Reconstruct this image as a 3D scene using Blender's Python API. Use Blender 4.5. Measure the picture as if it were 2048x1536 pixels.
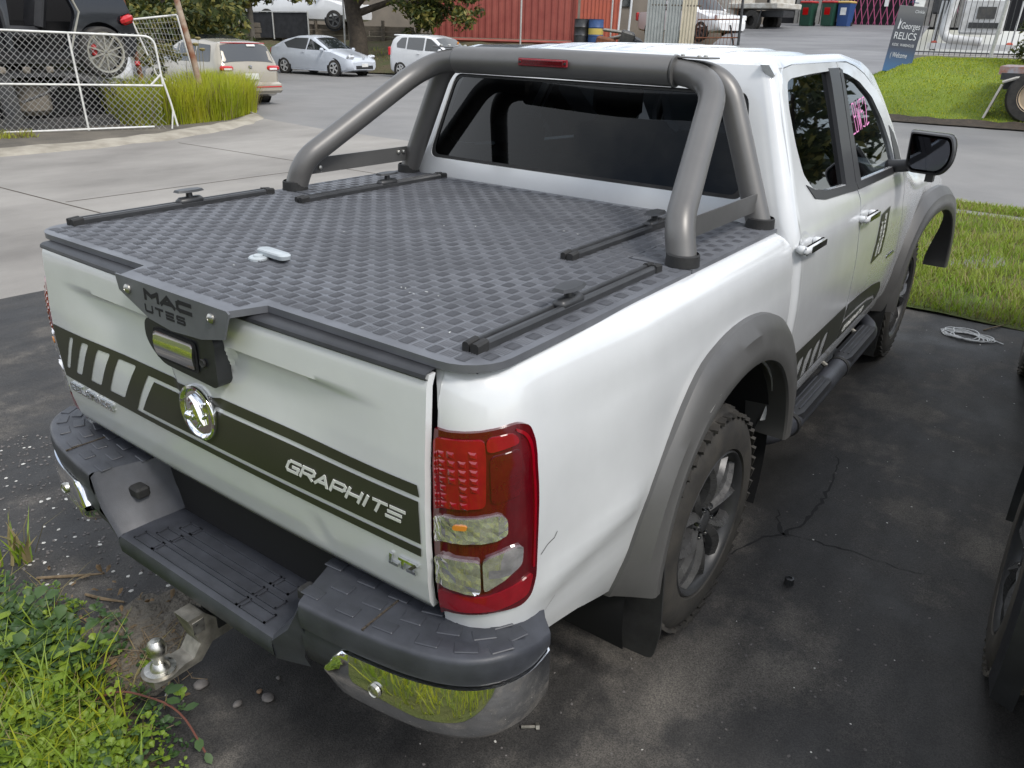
import bpy, bmesh, math, random
import numpy as np
from mathutils import Vector, Matrix
from mathutils.geometry import delaunay_2d_cdt
for _o in list(bpy.data.objects):
    bpy.data.objects.remove(_o)
SC = bpy.context.scene
COL = SC.collection
rad = math.radians
# ---------------------------------------------------------------- camera
CAM = Vector((1.6545, -2.1486, 1.8279))
YAW, PITCH, ROLL = -0.6219, 0.4181, 0.0299
_cy, _sy, _cp, _sp = math.cos(YAW), math.sin(YAW), math.cos(PITCH), math.sin(PITCH)
_f = Vector((_sy * _cp, _cy * _cp, -_sp)); _r = Vector((_cy, -_sy, 0)); _u = _r.cross(_f)
_r2 = _r * math.cos(ROLL) + _u * math.sin(ROLL); _u2 = _u * math.cos(ROLL) - _r * math.sin(ROLL)
cam = bpy.data.cameras.new('camera'); camo = bpy.data.objects.new('camera', cam); COL.objects.link(camo)
camo.matrix_world = Matrix(((_r2.x, _u2.x, -_f.x, CAM.x), (_r2.y, _u2.y, -_f.y, CAM.y), (_r2.z, _u2.z, -_f.z, CAM.z), (0, 0, 0, 1)))
cam.sensor_fit = 'HORIZONTAL'; cam.sensor_width = 36; cam.lens = 1579.14 / 2048 * 36
cam.clip_start = 0.05; cam.clip_end = 600
SC.camera = camo
# ---------------------------------------------------------------- sky, sun, exposure
SUN_EL, SUN_AZ = rad(50), rad(103)          # azimuth measured from +y towards +x
w = bpy.data.worlds.new('World'); SC.world = w; w.use_nodes = True
nt = w.node_tree; nt.nodes.clear()
out = nt.nodes.new('ShaderNodeOutputWorld'); bg = nt.nodes.new('ShaderNodeBackground'); bg.inputs[1].default_value = 0.145
sky = nt.nodes.new('ShaderNodeTexSky'); sky.sky_type = 'NISHITA'; sky.sun_disc = False
sky.sun_elevation = SUN_EL; sky.sun_rotation = SUN_AZ; sky.air_density = 1.0; sky.dust_density = 1.5; sky.ozone_density = 1.0
tc = nt.nodes.new('ShaderNodeTexCoord'); cn = nt.nodes.new('ShaderNodeTexNoise'); cn.inputs['Scale'].default_value = 2.2; cn.inputs['Detail'].default_value = 6
cn.inputs['Roughness'].default_value = 0.6
cr = nt.nodes.new('ShaderNodeValToRGB'); cr.color_ramp.elements[0].position = 0.36; cr.color_ramp.elements[1].position = 0.6
mx = nt.nodes.new('ShaderNodeMixRGB'); mx.inputs[2].default_value = (8.6, 8.9, 9.3, 1)
nt.links.new(tc.outputs['Generated'], cn.inputs['Vector']); nt.links.new(cn.outputs['Fac'], cr.inputs[0]); nt.links.new(cr.outputs[0], mx.inputs[0])
nt.links.new(sky.outputs[0], mx.inputs[1]); nt.links.new(mx.outputs[0], bg.inputs[0]); nt.links.new(bg.outputs[0], out.inputs[0])
sun = bpy.data.lights.new('sun', 'SUN'); suno = bpy.data.objects.new('sun', sun); COL.objects.link(suno)
sun.energy = 1.9; sun.angle = rad(13.0); sun.color = (1.0, 0.965, 0.91)
_sd = Vector((math.sin(SUN_AZ) * math.cos(SUN_EL), math.cos(SUN_AZ) * math.cos(SUN_EL), math.sin(SUN_EL)))
suno.rotation_euler = _sd.to_track_quat('Z', 'Y').to_euler()
SC.view_settings.view_transform = 'Standard'; SC.view_settings.look = 'None'; SC.view_settings.exposure = 0.22; SC.view_settings.gamma = 1.0
SC.view_settings.use_curve_mapping = False
SC.render.engine = 'CYCLES'; SC.cycles.max_bounces = 6; SC.cycles.use_denoising = True
SC.cycles.sample_clamp_indirect = 6.0; SC.cycles.caustics_reflective = False; SC.cycles.caustics_refractive = False

# ---------------------------------------------------------------- materials
MATS = {}
def N(t, k, **kw):
    n = t.nodes.new(k)
    for a, b in kw.items():
        if a in n.inputs: n.inputs[a].default_value = b
        else: setattr(n, a, b)
    return n
def mat(name, col, rough=0.5, metal=0.0, var=0.0, vscale=8.0, bump=0.0, bscale=60.0, coat=0.0, col2=None, vlo=0.35, vhi=0.65, spec=0.5,
        trans=0.0, emit=None, alpha=1.0, detail=5.0, ior=1.5, rvar=0.0, sss=0.0, translucent=0.0, vec='Object', bdist=0.01, vstretch=None):
    if name in MATS: return MATS[name]
    m = bpy.data.materials.new(name); m.use_nodes = True; t = m.node_tree; b = t.nodes['Principled BSDF']
    c = tuple(col) + (1,)
    b.inputs['Base Color'].default_value = c; b.inputs['Roughness'].default_value = rough; b.inputs['Metallic'].default_value = metal
    b.inputs['Specular IOR Level'].default_value = spec; b.inputs['Coat Weight'].default_value = coat; b.inputs['Coat Roughness'].default_value = 0.06
    b.inputs['Transmission Weight'].default_value = trans; b.inputs['Alpha'].default_value = alpha; b.inputs['IOR'].default_value = ior
    if emit: b.inputs['Emission Color'].default_value = tuple(emit[0]) + (1,); b.inputs['Emission Strength'].default_value = emit[1]
    tcn = None
    if var or col2 or bump or rvar:
        tcn = t.nodes.new('ShaderNodeTexCoord').outputs[vec]
        if vstretch:
            mp = N(t, 'ShaderNodeMapping'); mp.inputs['Scale'].default_value = vstretch; t.links.new(tcn, mp.inputs[0]); tcn = mp.outputs[0]
    if var or col2:
        n = N(t, 'ShaderNodeTexNoise', Scale=vscale, Detail=detail, Roughness=0.62); t.links.new(tcn, n.inputs['Vector'])
        r = t.nodes.new('ShaderNodeValToRGB'); r.color_ramp.elements[0].position = vlo; r.color_ramp.elements[1].position = vhi
        if col2: a0, a1 = tuple(col) + (1,), tuple(col2) + (1,)
        else: a0, a1 = tuple(x * (1 - var) for x in col) + (1,), tuple(min(1, x * (1 + var)) for x in col) + (1,)
        r.color_ramp.elements[0].color = a0; r.color_ramp.elements[1].color = a1
        t.links.new(n.outputs['Fac'], r.inputs[0]); t.links.new(r.outputs[0], b.inputs['Base Color'])
        if translucent:
            tr = t.nodes.new('ShaderNodeBsdfTranslucent'); ms = t.nodes.new('ShaderNodeMixShader'); ms.inputs[0].default_value = translucent
            t.links.new(r.outputs[0], tr.inputs[0]); t.links.new(b.outputs[0], ms.inputs[1]); t.links.new(tr.outputs[0], ms.inputs[2])
            t.links.new(ms.outputs[0], t.nodes['Material Output'].inputs[0])
    if rvar:
        n3 = N(t, 'ShaderNodeTexNoise', Scale=vscale * 1.7, Detail=4.0); t.links.new(tcn, n3.inputs['Vector'])
        mr = N(t, 'ShaderNodeMapRange'); mr.inputs[3].default_value = max(0.02, rough - rvar); mr.inputs[4].default_value = min(1, rough + rvar)
        mr.inputs[1].default_value = 0.3; mr.inputs[2].default_value = 0.7
        t.links.new(n3.outputs['Fac'], mr.inputs[0]); t.links.new(mr.outputs[0], b.inputs['Roughness'])
    if bump:
        n2 = N(t, 'ShaderNodeTexNoise', Scale=bscale, Detail=3.0); t.links.new(tcn, n2.inputs['Vector'])
        bp = t.nodes.new('ShaderNodeBump'); bp.inputs['Strength'].default_value = bump; bp.inputs['Distance'].default_value = bdist
        t.links.new(n2.outputs['Fac'], bp.inputs['Height']); t.links.new(bp.outputs[0], b.inputs['Normal'])
    MATS[name] = m
    return m
mat('white_paint', (0.63, 0.645, 0.655), 0.18, coat=1.0, var=0.03, vscale=5, rvar=0.05)
MATS['white_paint'].node_tree.nodes['Principled BSDF'].inputs['Coat Roughness'].default_value = 0.13
mat('graphite_vinyl', (0.035, 0.036, 0.026), 0.32, var=0.1, vscale=5)
mat('white_vinyl', (0.62, 0.63, 0.60), 0.3)
mat('black_plastic', (0.022, 0.023, 0.026), 0.42, var=0.25, vscale=14, bump=0.15, bscale=600, bdist=0.002)
mat('bumper_plastic', (0.040, 0.043, 0.052), 0.42, var=0.25, vscale=9, bump=0.2, bscale=500, bdist=0.002, rvar=0.08)
mat('rubber', (0.018, 0.018, 0.018), 0.75, var=0.3, vscale=20, bump=0.2, bscale=220, bdist=0.003)
mat('tyre_rubber', (0.024, 0.023, 0.022), 0.78, col2=(0.05, 0.046, 0.04), vscale=9, bump=0.2, bscale=150, bdist=0.003)
mat('dusty_tyre', (0.05, 0.046, 0.04), 0.85, col2=(0.10, 0.088, 0.072), vscale=7)
mat('dark_void', (0.006, 0.006, 0.007), 0.9)
mat('graphite_metal', (0.150, 0.146, 0.141), 0.40, metal=0.45, var=0.06, vscale=6, bump=0.06, bscale=900, bdist=0.001)
mat('flare_grey', (0.098, 0.097, 0.095), 0.42, metal=0.15, var=0.08, vscale=5, rvar=0.06)
mat('lid_black', (0.112, 0.117, 0.130), 0.42, var=0.22, vscale=4, rvar=0.14, bump=0.1, bscale=300, bdist=0.001)
mat('lid_bar', (0.074, 0.077, 0.086), 0.40, var=0.15, vscale=6, rvar=0.08)  # lid tone darkened for crosswise tread bars: shade on their flanks painted in
mat('rail_black', (0.034, 0.035, 0.037), 0.38, var=0.2, vscale=12)
mat('chrome', (0.86, 0.87, 0.88), 0.045, metal=1.0, var=0.02)
mat('chrome_worn', (0.72, 0.73, 0.74), 0.10, metal=1.0, var=0.08, vscale=14, rvar=0.07)
mat('zinc', (0.55, 0.54, 0.50), 0.35, metal=1.0, var=0.2, vscale=30, rvar=0.15)
mat('steel_dull', (0.30, 0.285, 0.25), 0.48, metal=0.8, var=0.3, vscale=18, rvar=0.15)
mat('red_lens', (0.24, 0.0008, 0.0075), 0.07, coat=1.0, var=0.12, vscale=30)
mat('red_dark', (0.090, 0.0006, 0.004), 0.08, coat=1.0, var=0.15, vscale=20)
mat('red_bright', (0.40, 0.006, 0.006), 0.12, coat=1.0)
mat('clear_lens', (0.70, 0.69, 0.70), 0.05, metal=0.80, coat=1.0, var=0.25, vscale=30)
mat('amber', (0.6, 0.22, 0.03), 0.2, coat=0.5)
def glass(name, tint, ior=1.45, rough=0.015):
    m = bpy.data.materials.new(name); m.use_nodes = True; t = m.node_tree; t.nodes.clear(); MATS[name] = m
    o = t.nodes.new('ShaderNodeOutputMaterial'); ms = t.nodes.new('ShaderNodeMixShader'); tr = t.nodes.new('ShaderNodeBsdfTransparent'); gl = t.nodes.new('ShaderNodeBsdfGlossy'); fr = t.nodes.new('ShaderNodeFresnel')
    tr.inputs[0].default_value = tuple(tint) + (1,); gl.inputs['Roughness'].default_value = rough; gl.inputs[0].default_value = (0.9, 0.92, 0.94, 1); fr.inputs[0].default_value = ior
    t.links.new(fr.outputs[0], ms.inputs[0]); t.links.new(tr.outputs[0], ms.inputs[1]); t.links.new(gl.outputs[0], ms.inputs[2]); t.links.new(ms.outputs[0], o.inputs[0])
glass('tint_glass', (0.10, 0.115, 0.13), 1.30); glass('window_glass', (0.16, 0.18, 0.19), 1.50); glass('screen_glass', (0.70, 0.78, 0.76), 1.45)
mat('mirror_glass', (0.10, 0.11, 0.13), 0.03, metal=1.0); mat('seat_cloth', (0.045, 0.045, 0.048), 0.85, var=0.2, vscale=20)
mat('grey_knob', (0.42, 0.46, 0.48), 0.42, var=0.08, vscale=30)
mat('rim_grey', (0.105, 0.105, 0.106), 0.30, metal=0.5, var=0.15, vscale=20, rvar=0.1)
mat('frame_black', (0.03, 0.03, 0.032), 0.35)
mat('seam', (0.012, 0.012, 0.012), 0.8)
mat('scuff', (0.05, 0.05, 0.045), 0.7)
mat('pink_marker', (0.75, 0.25, 0.52), 0.5)
# ---------------------------------------------------------------- mesh helpers
def link(name, me, m=None, parent=None, smooth=None):
    o = bpy.data.objects.new(name, me); COL.objects.link(o)
    if m is not None and not me.materials: me.materials.append(MATS[m] if isinstance(m, str) else m)
    if parent is not None: o.parent = parent
    return o
def tag(o, label, cat, group=None):
    o['label'] = label; o['category'] = cat
    if group: o['group'] = group
    return o
def push(objs, k):
    # move whole things (and their size) farther out along the line from the viewpoint the layout was measured from
    for o in objs:
        o.location = CAM + (o.location - CAM) * k; o.scale = o.scale * k
def newroots(before): return [o for o in bpy.data.objects if o.name not in before and o.parent is None]
def thing(name, label, cat, loc=(0, 0, 0), rz=0.0, group=None):
    o = bpy.data.objects.new(name, None); COL.objects.link(o); o.location = loc; o.rotation_euler = (0, 0, rz); o.empty_display_size = 0.2
    return tag(o, label, cat, group)
def dup(o, parent=None):
    c = o.copy(); COL.objects.link(c); c.parent = parent
    for ch in list(o.children):
        dup(ch, c)
    return c
def V(*a): return Vector(a)
class MB:
    def __init__(s): s.v = []; s.f = []
    def add(s, vs, fs):
        k = len(s.v); s.v += [tuple(a) for a in vs]; s.f += [tuple(i + k for i in f) for f in fs]; return s
    def box(s, c, d, rot=None, taper=1.0):
        hx, hy, hz = d[0] / 2, d[1] / 2, d[2] / 2; vs = []
        for z in (-1, 1):
            k = taper if z > 0 else 1.0
            for x, y in ((-1, -1), (1, -1), (1, 1), (-1, 1)):
                q = Vector((x * hx * k, y * hy * k, z * hz))
                if rot is not None: q = rot @ q
                vs.append(q + Vector(c))
        return s.add(vs, [(3, 2, 1, 0), (4, 5, 6, 7), (0, 1, 5, 4), (1, 2, 6, 5), (2, 3, 7, 6), (3, 0, 4, 7)])
    def cbox(s, c, d, b=0.01, rot=None):
        # chamfered box
        hx, hy, hz = d[0] / 2, d[1] / 2, d[2] / 2; b = min(b, hx * .9, hy * .9, hz * .9); ring = []
        for (z, ins) in ((-hz, b), (-hz + b, 0), (hz - b, 0), (hz, b)):
            x, y = hx - ins, hy - ins; e = b if ins == 0 else b * .6
            ring.append([(-x + e, -y), (x - e, -y), (x, -y + e), (x, y - e), (x - e, y), (-x + e, y), (-x, y - e), (-x, -y + e)][0:8]); ring[-1] = [(p[0], p[1], z) for p in ring[-1]]
        vs = [q for r_ in ring for q in r_]
        if rot is not None: vs = [rot @ Vector(q) for q in vs]
        vs = [Vector(q) + Vector(c) for q in vs]; fs = [tuple(range(7, -1, -1)), tuple(range(24, 32))]
        for k in range(3):
            for i in range(8): fs.append((k * 8 + i, k * 8 + (i + 1) % 8, k * 8 + 8 + (i + 1) % 8, k * 8 + 8 + i))
        return s.add(vs, fs)
    def tube(s, pts, r, n=12, cap=True, up=None):
        pts = [Vector(p) for p in pts]; rs = r if isinstance(r, (list, tuple)) else [r] * len(pts); vs = []; fs = []
        t = (pts[1] - pts[0]).normalized(); a = Vector((0, 0, 1)) if abs(t.z) < .9 else Vector((1, 0, 0)); nrm = t.cross(a).normalized()
        for i, p in enumerate(pts):
            if i == 0: t2 = (pts[1] - p).normalized()
            elif i == len(pts) - 1: t2 = (p - pts[i - 1]).normalized()
            else: t2 = ((pts[i + 1] - p).normalized() + (p - pts[i - 1]).normalized()).normalized()
            nrm = (nrm - t2 * nrm.dot(t2)).normalized(); bn = t2.cross(nrm)
            for k in range(n):
                an = 2 * math.pi * k / n; vs.append(p + (nrm * math.cos(an) + bn * math.sin(an)) * rs[i])
        for i in range(len(pts) - 1):
            for k in range(n): fs.append((i * n + k, i * n + (k + 1) % n, (i + 1) * n + (k + 1) % n, (i + 1) * n + k))
        if cap: fs.append(tuple(range(n - 1, -1, -1))); fs.append(tuple((len(pts) - 1) * n + k for k in range(n)))
        return s.add(vs, fs)
    def prism(s, poly, ext, f=None):
        # planar outline (3d points) extruded by vector ext
        n = len(poly); a = [Vector(p) for p in poly]; b = [p + Vector(ext) for p in a]
        return s.add(a + b, [tuple(range(n - 1, -1, -1)), tuple(range(n, 2 * n))] + [(i, (i + 1) % n, n + (i + 1) % n, n + i) for i in range(n)])
    def grid(s, rows, closed=False):
        m = len(rows[0]); vs = [p for r_ in rows for p in r_]; fs = []
        for i in range(len(rows) - 1):
            for j in range(m if closed else m - 1):
                fs.append((i * m + j, i * m + (j + 1) % m, (i + 1) * m + (j + 1) % m, (i + 1) * m + j))
        return s.add(vs, fs)
    def lathe(s, prof, c, axis='x', n=32, cap=False):
        rows = []
        for (a, r_) in prof:
            row = []
            for k in range(n):
                t = 2 * math.pi * k / n; u, v_ = r_ * math.cos(t), r_ * math.sin(t)
                q = {'x': (a, u, v_), 'y': (u, a, v_), 'z': (u, v_, a)}[axis]; row.append(Vector(q) + Vector(c))
            rows.append(row)
        s.grid(rows, True)
        return s
    def build(s, name, m, parent=None, smooth=40, loc=None):
        me = bpy.data.meshes.new(name); me.from_pydata([tuple(p) for p in s.v], [], s.f); me.update()
        bm = bmesh.new(); bm.from_mesh(me); bmesh.ops.recalc_face_normals(bm, faces=bm.faces); bm.to_mesh(me); bm.free()
        if smooth:
            me.polygons.foreach_set('use_smooth', [True] * len(me.polygons)); me.set_sharp_from_angle(angle=rad(smooth))
        o = link(name, me, m, parent)
        if loc is not None: o.location = loc
        return o
def fillet(pts, r, n=8):
    pts = [Vector(p) for p in pts]; rr = r if isinstance(r, (list, tuple)) else [r] * len(pts); o = [pts[0]]
    for i in range(1, len(pts) - 1):
        a, b, c = pts[i - 1], pts[i], pts[i + 1]; u = (a - b); v = (c - b); d = min(rr[i], u.length * .49, v.length * .49); u.normalize(); v.normalize()
        p0, p1 = b + u * d, b + v * d
        for k in range(n + 1):
            t = k / n; o.append(p0 * (1 - t) ** 2 + b * 2 * t * (1 - t) + p1 * t * t)
    o.append(pts[-1]); return o
def roundpoly(pts, r, n=4):
    # closed 2d polygon with rounded corners
    o = []; m = len(pts)
    for i in range(m):
        a, b, c = (Vector((*pts[i - 1], 0)), Vector((*pts[i], 0)), Vector((*pts[(i + 1) % m], 0)))
        rr = r[i] if isinstance(r, (list, tuple)) else r
        if rr <= 0: o.append(tuple(b[:2])); continue
        u = a - b; v = c - b; d = min(rr, u.length * .48, v.length * .48); u.normalize(); v.normalize(); p0, p1 = b + u * d, b + v * d
        for k in range(n + 1):
            t = k / n; q = p0 * (1 - t) ** 2 + b * 2 * t * (1 - t) + p1 * t * t; o.append((q.x, q.y))
    return o
def inpoly(x, y, P):
    c = False; j = len(P) - 1
    for i in range(len(P)):
        xi, yi = P[i]; xj, yj = P[j]
        if (yi > y) != (yj > y) and x < (xj - xi) * (y - yi) / (yj - yi) + xi: c = not c
        j = i
    return c
def resample(P, st):
    o = []
    for i in range(len(P)):
        a = P[i]; b = P[(i + 1) % len(P)]; L = math.dist(a, b); k = max(1, int(math.ceil(L / st)))
        if L < 1e-7: continue
        for q in range(k): o.append((a[0] + (b[0] - a[0]) * q / k, a[1] + (b[1] - a[1]) * q / k))
    return o
def patch(name, outline, fn, m, parent=None, holes=(), step=0.04, flange=None, smooth=35, aspect=1.0, mb=None):
    """surface piece: 2d outline (with holes) meshed and carried into 3d by fn; flange = vector pulled along every open edge"""
    loops = [resample(outline, step)] + [resample(h, step) for h in holes]
    vs = []; ed = []
    for L in loops:
        k = len(vs); vs += L; ed += [(k + i, k + (i + 1) % len(L)) for i in range(len(L))]
    xs = [p[0] for p in outline]; ys = [p[1] for p in outline]; bl = np.array(vs)
    x = min(xs) + step * .5
    while x < max(xs):
        y = min(ys) + step * .5
        while y < max(ys):
            if inpoly(x, y, outline) and not any(inpoly(x, y, h) for h in holes):
                if ((bl[:, 0] - x) ** 2 + (bl[:, 1] - y) ** 2).min() > (step * .45) ** 2: vs.append((x, y))
            y += step
        x += step
    V2, E2, F2, *_ = delaunay_2d_cdt([Vector(p) for p in vs], ed, [], 1 if not holes else 1, 1e-7)
    fs = []
    for f in F2:
        cx = sum(V2[i].x for i in f) / len(f); cy = sum(V2[i].y for i in f) / len(f)
        if inpoly(cx, cy, outline) and not any(inpoly(cx, cy, h) for h in holes): fs.append(tuple(f))
    P3 = [Vector(fn(v.x, v.y)) for v in V2]
    own = mb is None
    mb = mb or MB()
    if flange is not None:
        cnt = {}
        for f in fs:
            for i in range(len(f)):
                a, b = f[i], f[(i + 1) % len(f)]; cnt.setdefault((min(a, b), max(a, b)), []).append((a, b))
        be = [v[0] for v in cnt.values() if len(v) == 1]; idx = {}
        base = len(P3)
        for a, b in be:
            for q in (a, b):
                if q not in idx:
                    idx[q] = len(P3); fl = flange(V2[q].x, V2[q].y) if callable(flange) else flange; P3.append(P3[q] + Vector(fl))
        fs = fs + [(b, a, idx[a], idx[b]) for a, b in be]
    mb.add(P3, fs)
    if own: return mb.build(name, m, parent, smooth)
    return mb
def rows(name, R, m, parent=None, closed=False, smooth=40):
    return MB().grid(R, closed).build(name, m, parent, smooth)
GLY = {
 'G': [[(1, 1), (.16, 1), (0, .8), (0, .2), (.16, 0), (1, 0), (1, .48), (.5, .48)]],
 'R': [[(0, 0), (0, 1), (.85, 1), (1, .86), (1, .58), (.85, .42), (0.2, .42)], [(.55, .42), (1, 0)]],
 'A': [[(0, 0), (.5, 1), (1, 0)], [(.3, .28), (.82, .28)]],
 'P': [[(0, 0), (0, 1), (.85, 1), (1, .86), (1, .55), (.85, .4), (0.2, .4)]],
 'H': [[(0, 0), (0, 1)], [(1, 0), (1, 1)], [(0, .5), (1, .5)]],
 'I': [[(.5, 0), (.5, 1)]], 'T': [[(0, 1), (1, 1)], [(.5, 1), (.5, 0)]],
 'E': [[(0, 1), (1, 1)], [(0, .5), (.92, .5)], [(0, 0), (1, 0)]], 'F': [[(0, 0), (0, 1), (1, 1)], [(0, .5), (.9, .5)]],
 'C': [[(1, 1), (.16, 1), (0, .82), (0, .18), (.16, 0), (1, 0)]],
 'O': [[(.16, 0), (0, .18), (0, .82), (.16, 1), (.84, 1), (1, .82), (1, .18), (.84, 0), (.16, 0)]],
 'L': [[(0, 1), (0, 0), (1, 0)]], 'D': [[(0, 0), (0, 1), (.8, 1), (1, .8), (1, .2), (.8, 0), (0, 0)]],
 'Z': [[(0, 1), (1, 1), (0, 0), (1, 0)]], 'M': [[(0, 0), (0, 1), (.5, .45), (1, 1), (1, 0)]],
 'U': [[(0, 1), (0, .15), (.15, 0), (.85, 0), (1, .15), (1, 1)]], 'N': [[(0, 0), (0, 1), (1, 0), (1, 1)]],
 'S': [[(1, 1), (.1, 1), (0, .9), (0, .6), (.1, .5), (.9, .5), (1, .4), (1, .1), (.9, 0), (0, 0)]],
 'W': [[(0, 1), (.25, 0), (.5, .7), (.75, 0), (1, 1)]], '5': [[(1, 1), (.1, 1), (.05, .55), (.8, .58), (1, .4), (.95, .1), (.7, 0), (0, .05)]],
 '2': [[(0, .8), (.2, 1), (.8, 1), (1, .8), (.9, .55), (0, 0), (1, .05)]], '8': [[(.5, .5), (.05, .75), (.4, 1), (.85, .8), (.5, .5), (.1, .2), (.5, 0), (.95, .2), (.5, .5)]],
 'B': [[(0, 0), (0, 1), (.7, 1), (.9, .8), (.7, .55), (0, .52)], [(.7, .55), (1, .3), (.75, 0), (0, 0)]],
 'V': [[(0, 1), (.5, 0), (1, 1)]], 'X': [[(0, 0), (1, 1)], [(0, 1), (1, 0)]], 'Y': [[(0, 1), (.5, .5), (1, 1)], [(.5, .5), (.5, 0)]], 'K': [[(0, 0), (0, 1)], [(1, 1), (0, .45), (1, 0)]],
}
def letters(mb, text, fn, x0, x1, z0, z1, th, gap=.3, lean=0.0, depth=0.002, narrow=('I',)):
    """stroke lettering: fn(u, v, height) -> 3d point; each stroke a thin raised bar"""
    wsum = sum((.25 if c in narrow else (.5 if c == ' ' else 1)) for c in text) + gap * (len(text) - 1); U = (x1 - x0) / wsum; x = x0; k = 0
    H = z1 - z0
    for c in text:
        wd = U * (.25 if c in narrow else (.5 if c == ' ' else 1))
        for pl in GLY.get(c, []):
            P = [Vector((x + (a * wd if c not in narrow else wd * .5) + lean * b * H, z0 + th / 2 + b * (H - th), 0)) for a, b in pl]
            for a, b in zip(P[:-1], P[1:]):
                d = (b - a).normalized(); n = Vector((-d.y, d.x, 0)) * th / 2; e = d * th * .42; h = depth + .00012 * (k % 9); k += 1
                q = [a - e - n, b + e - n, b + e + n, a - e + n]
                base = [fn(p.x, p.y, 0) for p in q]; top = [fn(p.x, p.y, h) for p in q]
                mb.add(base + top, [(4, 5, 6, 7), (0, 1, 5, 4), (1, 2, 6, 5), (2, 3, 7, 6), (3, 0, 4, 7)])
        x += wd + U * gap
    return mb
def npmesh(name, verts, quads=None, tris=None, m=None, parent=None, smooth=False, mats=None, midx=None):
    me = bpy.data.meshes.new(name); nv = len(verts); me.vertices.add(nv); me.vertices.foreach_set('co', np.asarray(verts, np.float32).ravel())
    fl = []; cnt = []
    if quads is not None and len(quads): fl.append(np.asarray(quads, np.int32).ravel()); cnt.append(np.full(len(quads), 4, np.int32))
    if tris is not None and len(tris): fl.append(np.asarray(tris, np.int32).ravel()); cnt.append(np.full(len(tris), 3, np.int32))
    fl = np.concatenate(fl); cnt = np.concatenate(cnt); me.loops.add(len(fl)); me.loops.foreach_set('vertex_index', fl)
    me.polygons.add(len(cnt)); st = np.concatenate([[0], np.cumsum(cnt)[:-1]]).astype(np.int32); me.polygons.foreach_set('loop_start', st); me.polygons.foreach_set('loop_total', cnt)
    if mats:
        for q in mats: me.materials.append(MATS[q])
        me.polygons.foreach_set('material_index', np.asarray(midx, np.int32))
    me.update(calc_edges=True)
    if smooth: me.polygons.foreach_set('use_smooth', [True] * len(cnt))
    return link(name, me, m if not mats else None, parent)
# ---------------------------------------------------------------- ground and setting
def sstep(a, b, x):
    t = min(1.0, max(0.0, (x - a) / (b - a))); return t * t * (3 - 2 * t)
def zo(x, y):
    g = 1.0 - 0.50 * sstep(-3, -17, x) if x < -3 else 1.0
    yy = max(0.0, y - 9.0); return min(1.6, 0.088 * (yy - 1.2 * (1 - math.exp(-yy / 1.2))) * g)
def zg(x, y):
    g = 1.0 - 0.8 * sstep(-3, -16, x) if x < -3 else 1.0
    yy = max(0.0, y - 10.5); return min(.5, 0.026 * (yy - 1.2 * (1 - math.exp(-yy / 1.2))) * g)
def zgv(P): return np.array([zg(a, b) for a, b in P])
mat('road_grey', (0.175, 0.172, 0.169), 0.82, col2=(0.235, 0.229, 0.221), vscale=0.55, bump=0.35, bscale=120, vlo=0.3, vhi=0.7, detail=9, rvar=0.08)
mat('concrete', (0.320, 0.302, 0.275), 0.85, col2=(0.165, 0.154, 0.140), vscale=0.42, bump=0.3, bscale=160, vlo=0.36, vhi=0.68, detail=10, vstretch=(1.0, 0.55, 1))
mat('kerb_concrete', (0.40, 0.365, 0.30), 0.9, col2=(0.24, 0.215, 0.17), vscale=2.2, bump=0.6, bscale=60, detail=8)
mat('soil', (0.085, 0.065, 0.045), 0.95, col2=(0.045, 0.036, 0.027), vscale=9, bump=1.0, bscale=60, bdist=0.03)
mat('bank_leaf', (0.10, 0.075, 0.045), 0.95, col2=(0.06, 0.075, 0.022), vscale=1.4, bump=1.0, bscale=14, bdist=0.08, detail=10)
mat('yard_dirt', (0.17, 0.15, 0.12), 0.95, col2=(0.10, 0.09, 0.075), vscale=1.3, bump=0.8, bscale=40, bdist=0.03)
mat('turf', (0.085, 0.115, 0.022), 0.95, col2=(0.12, 0.125, 0.035), vscale=1.5, bump=1.0, bscale=70, bdist=0.03, detail=9)
mat('lawn', (0.20, 0.27, 0.025), 0.95, col2=(0.15, 0.20, 0.022), vscale=1.1, bump=1.0, bscale=45, bdist=0.05, detail=10)
mat('drive_grey', (0.20, 0.20, 0.205), 0.55, col2=(0.125, 0.125, 0.13), vscale=0.45, bump=0.2, bscale=100, detail=7, rvar=0.15, vstretch=(0.5, 1.0, 1))
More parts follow.
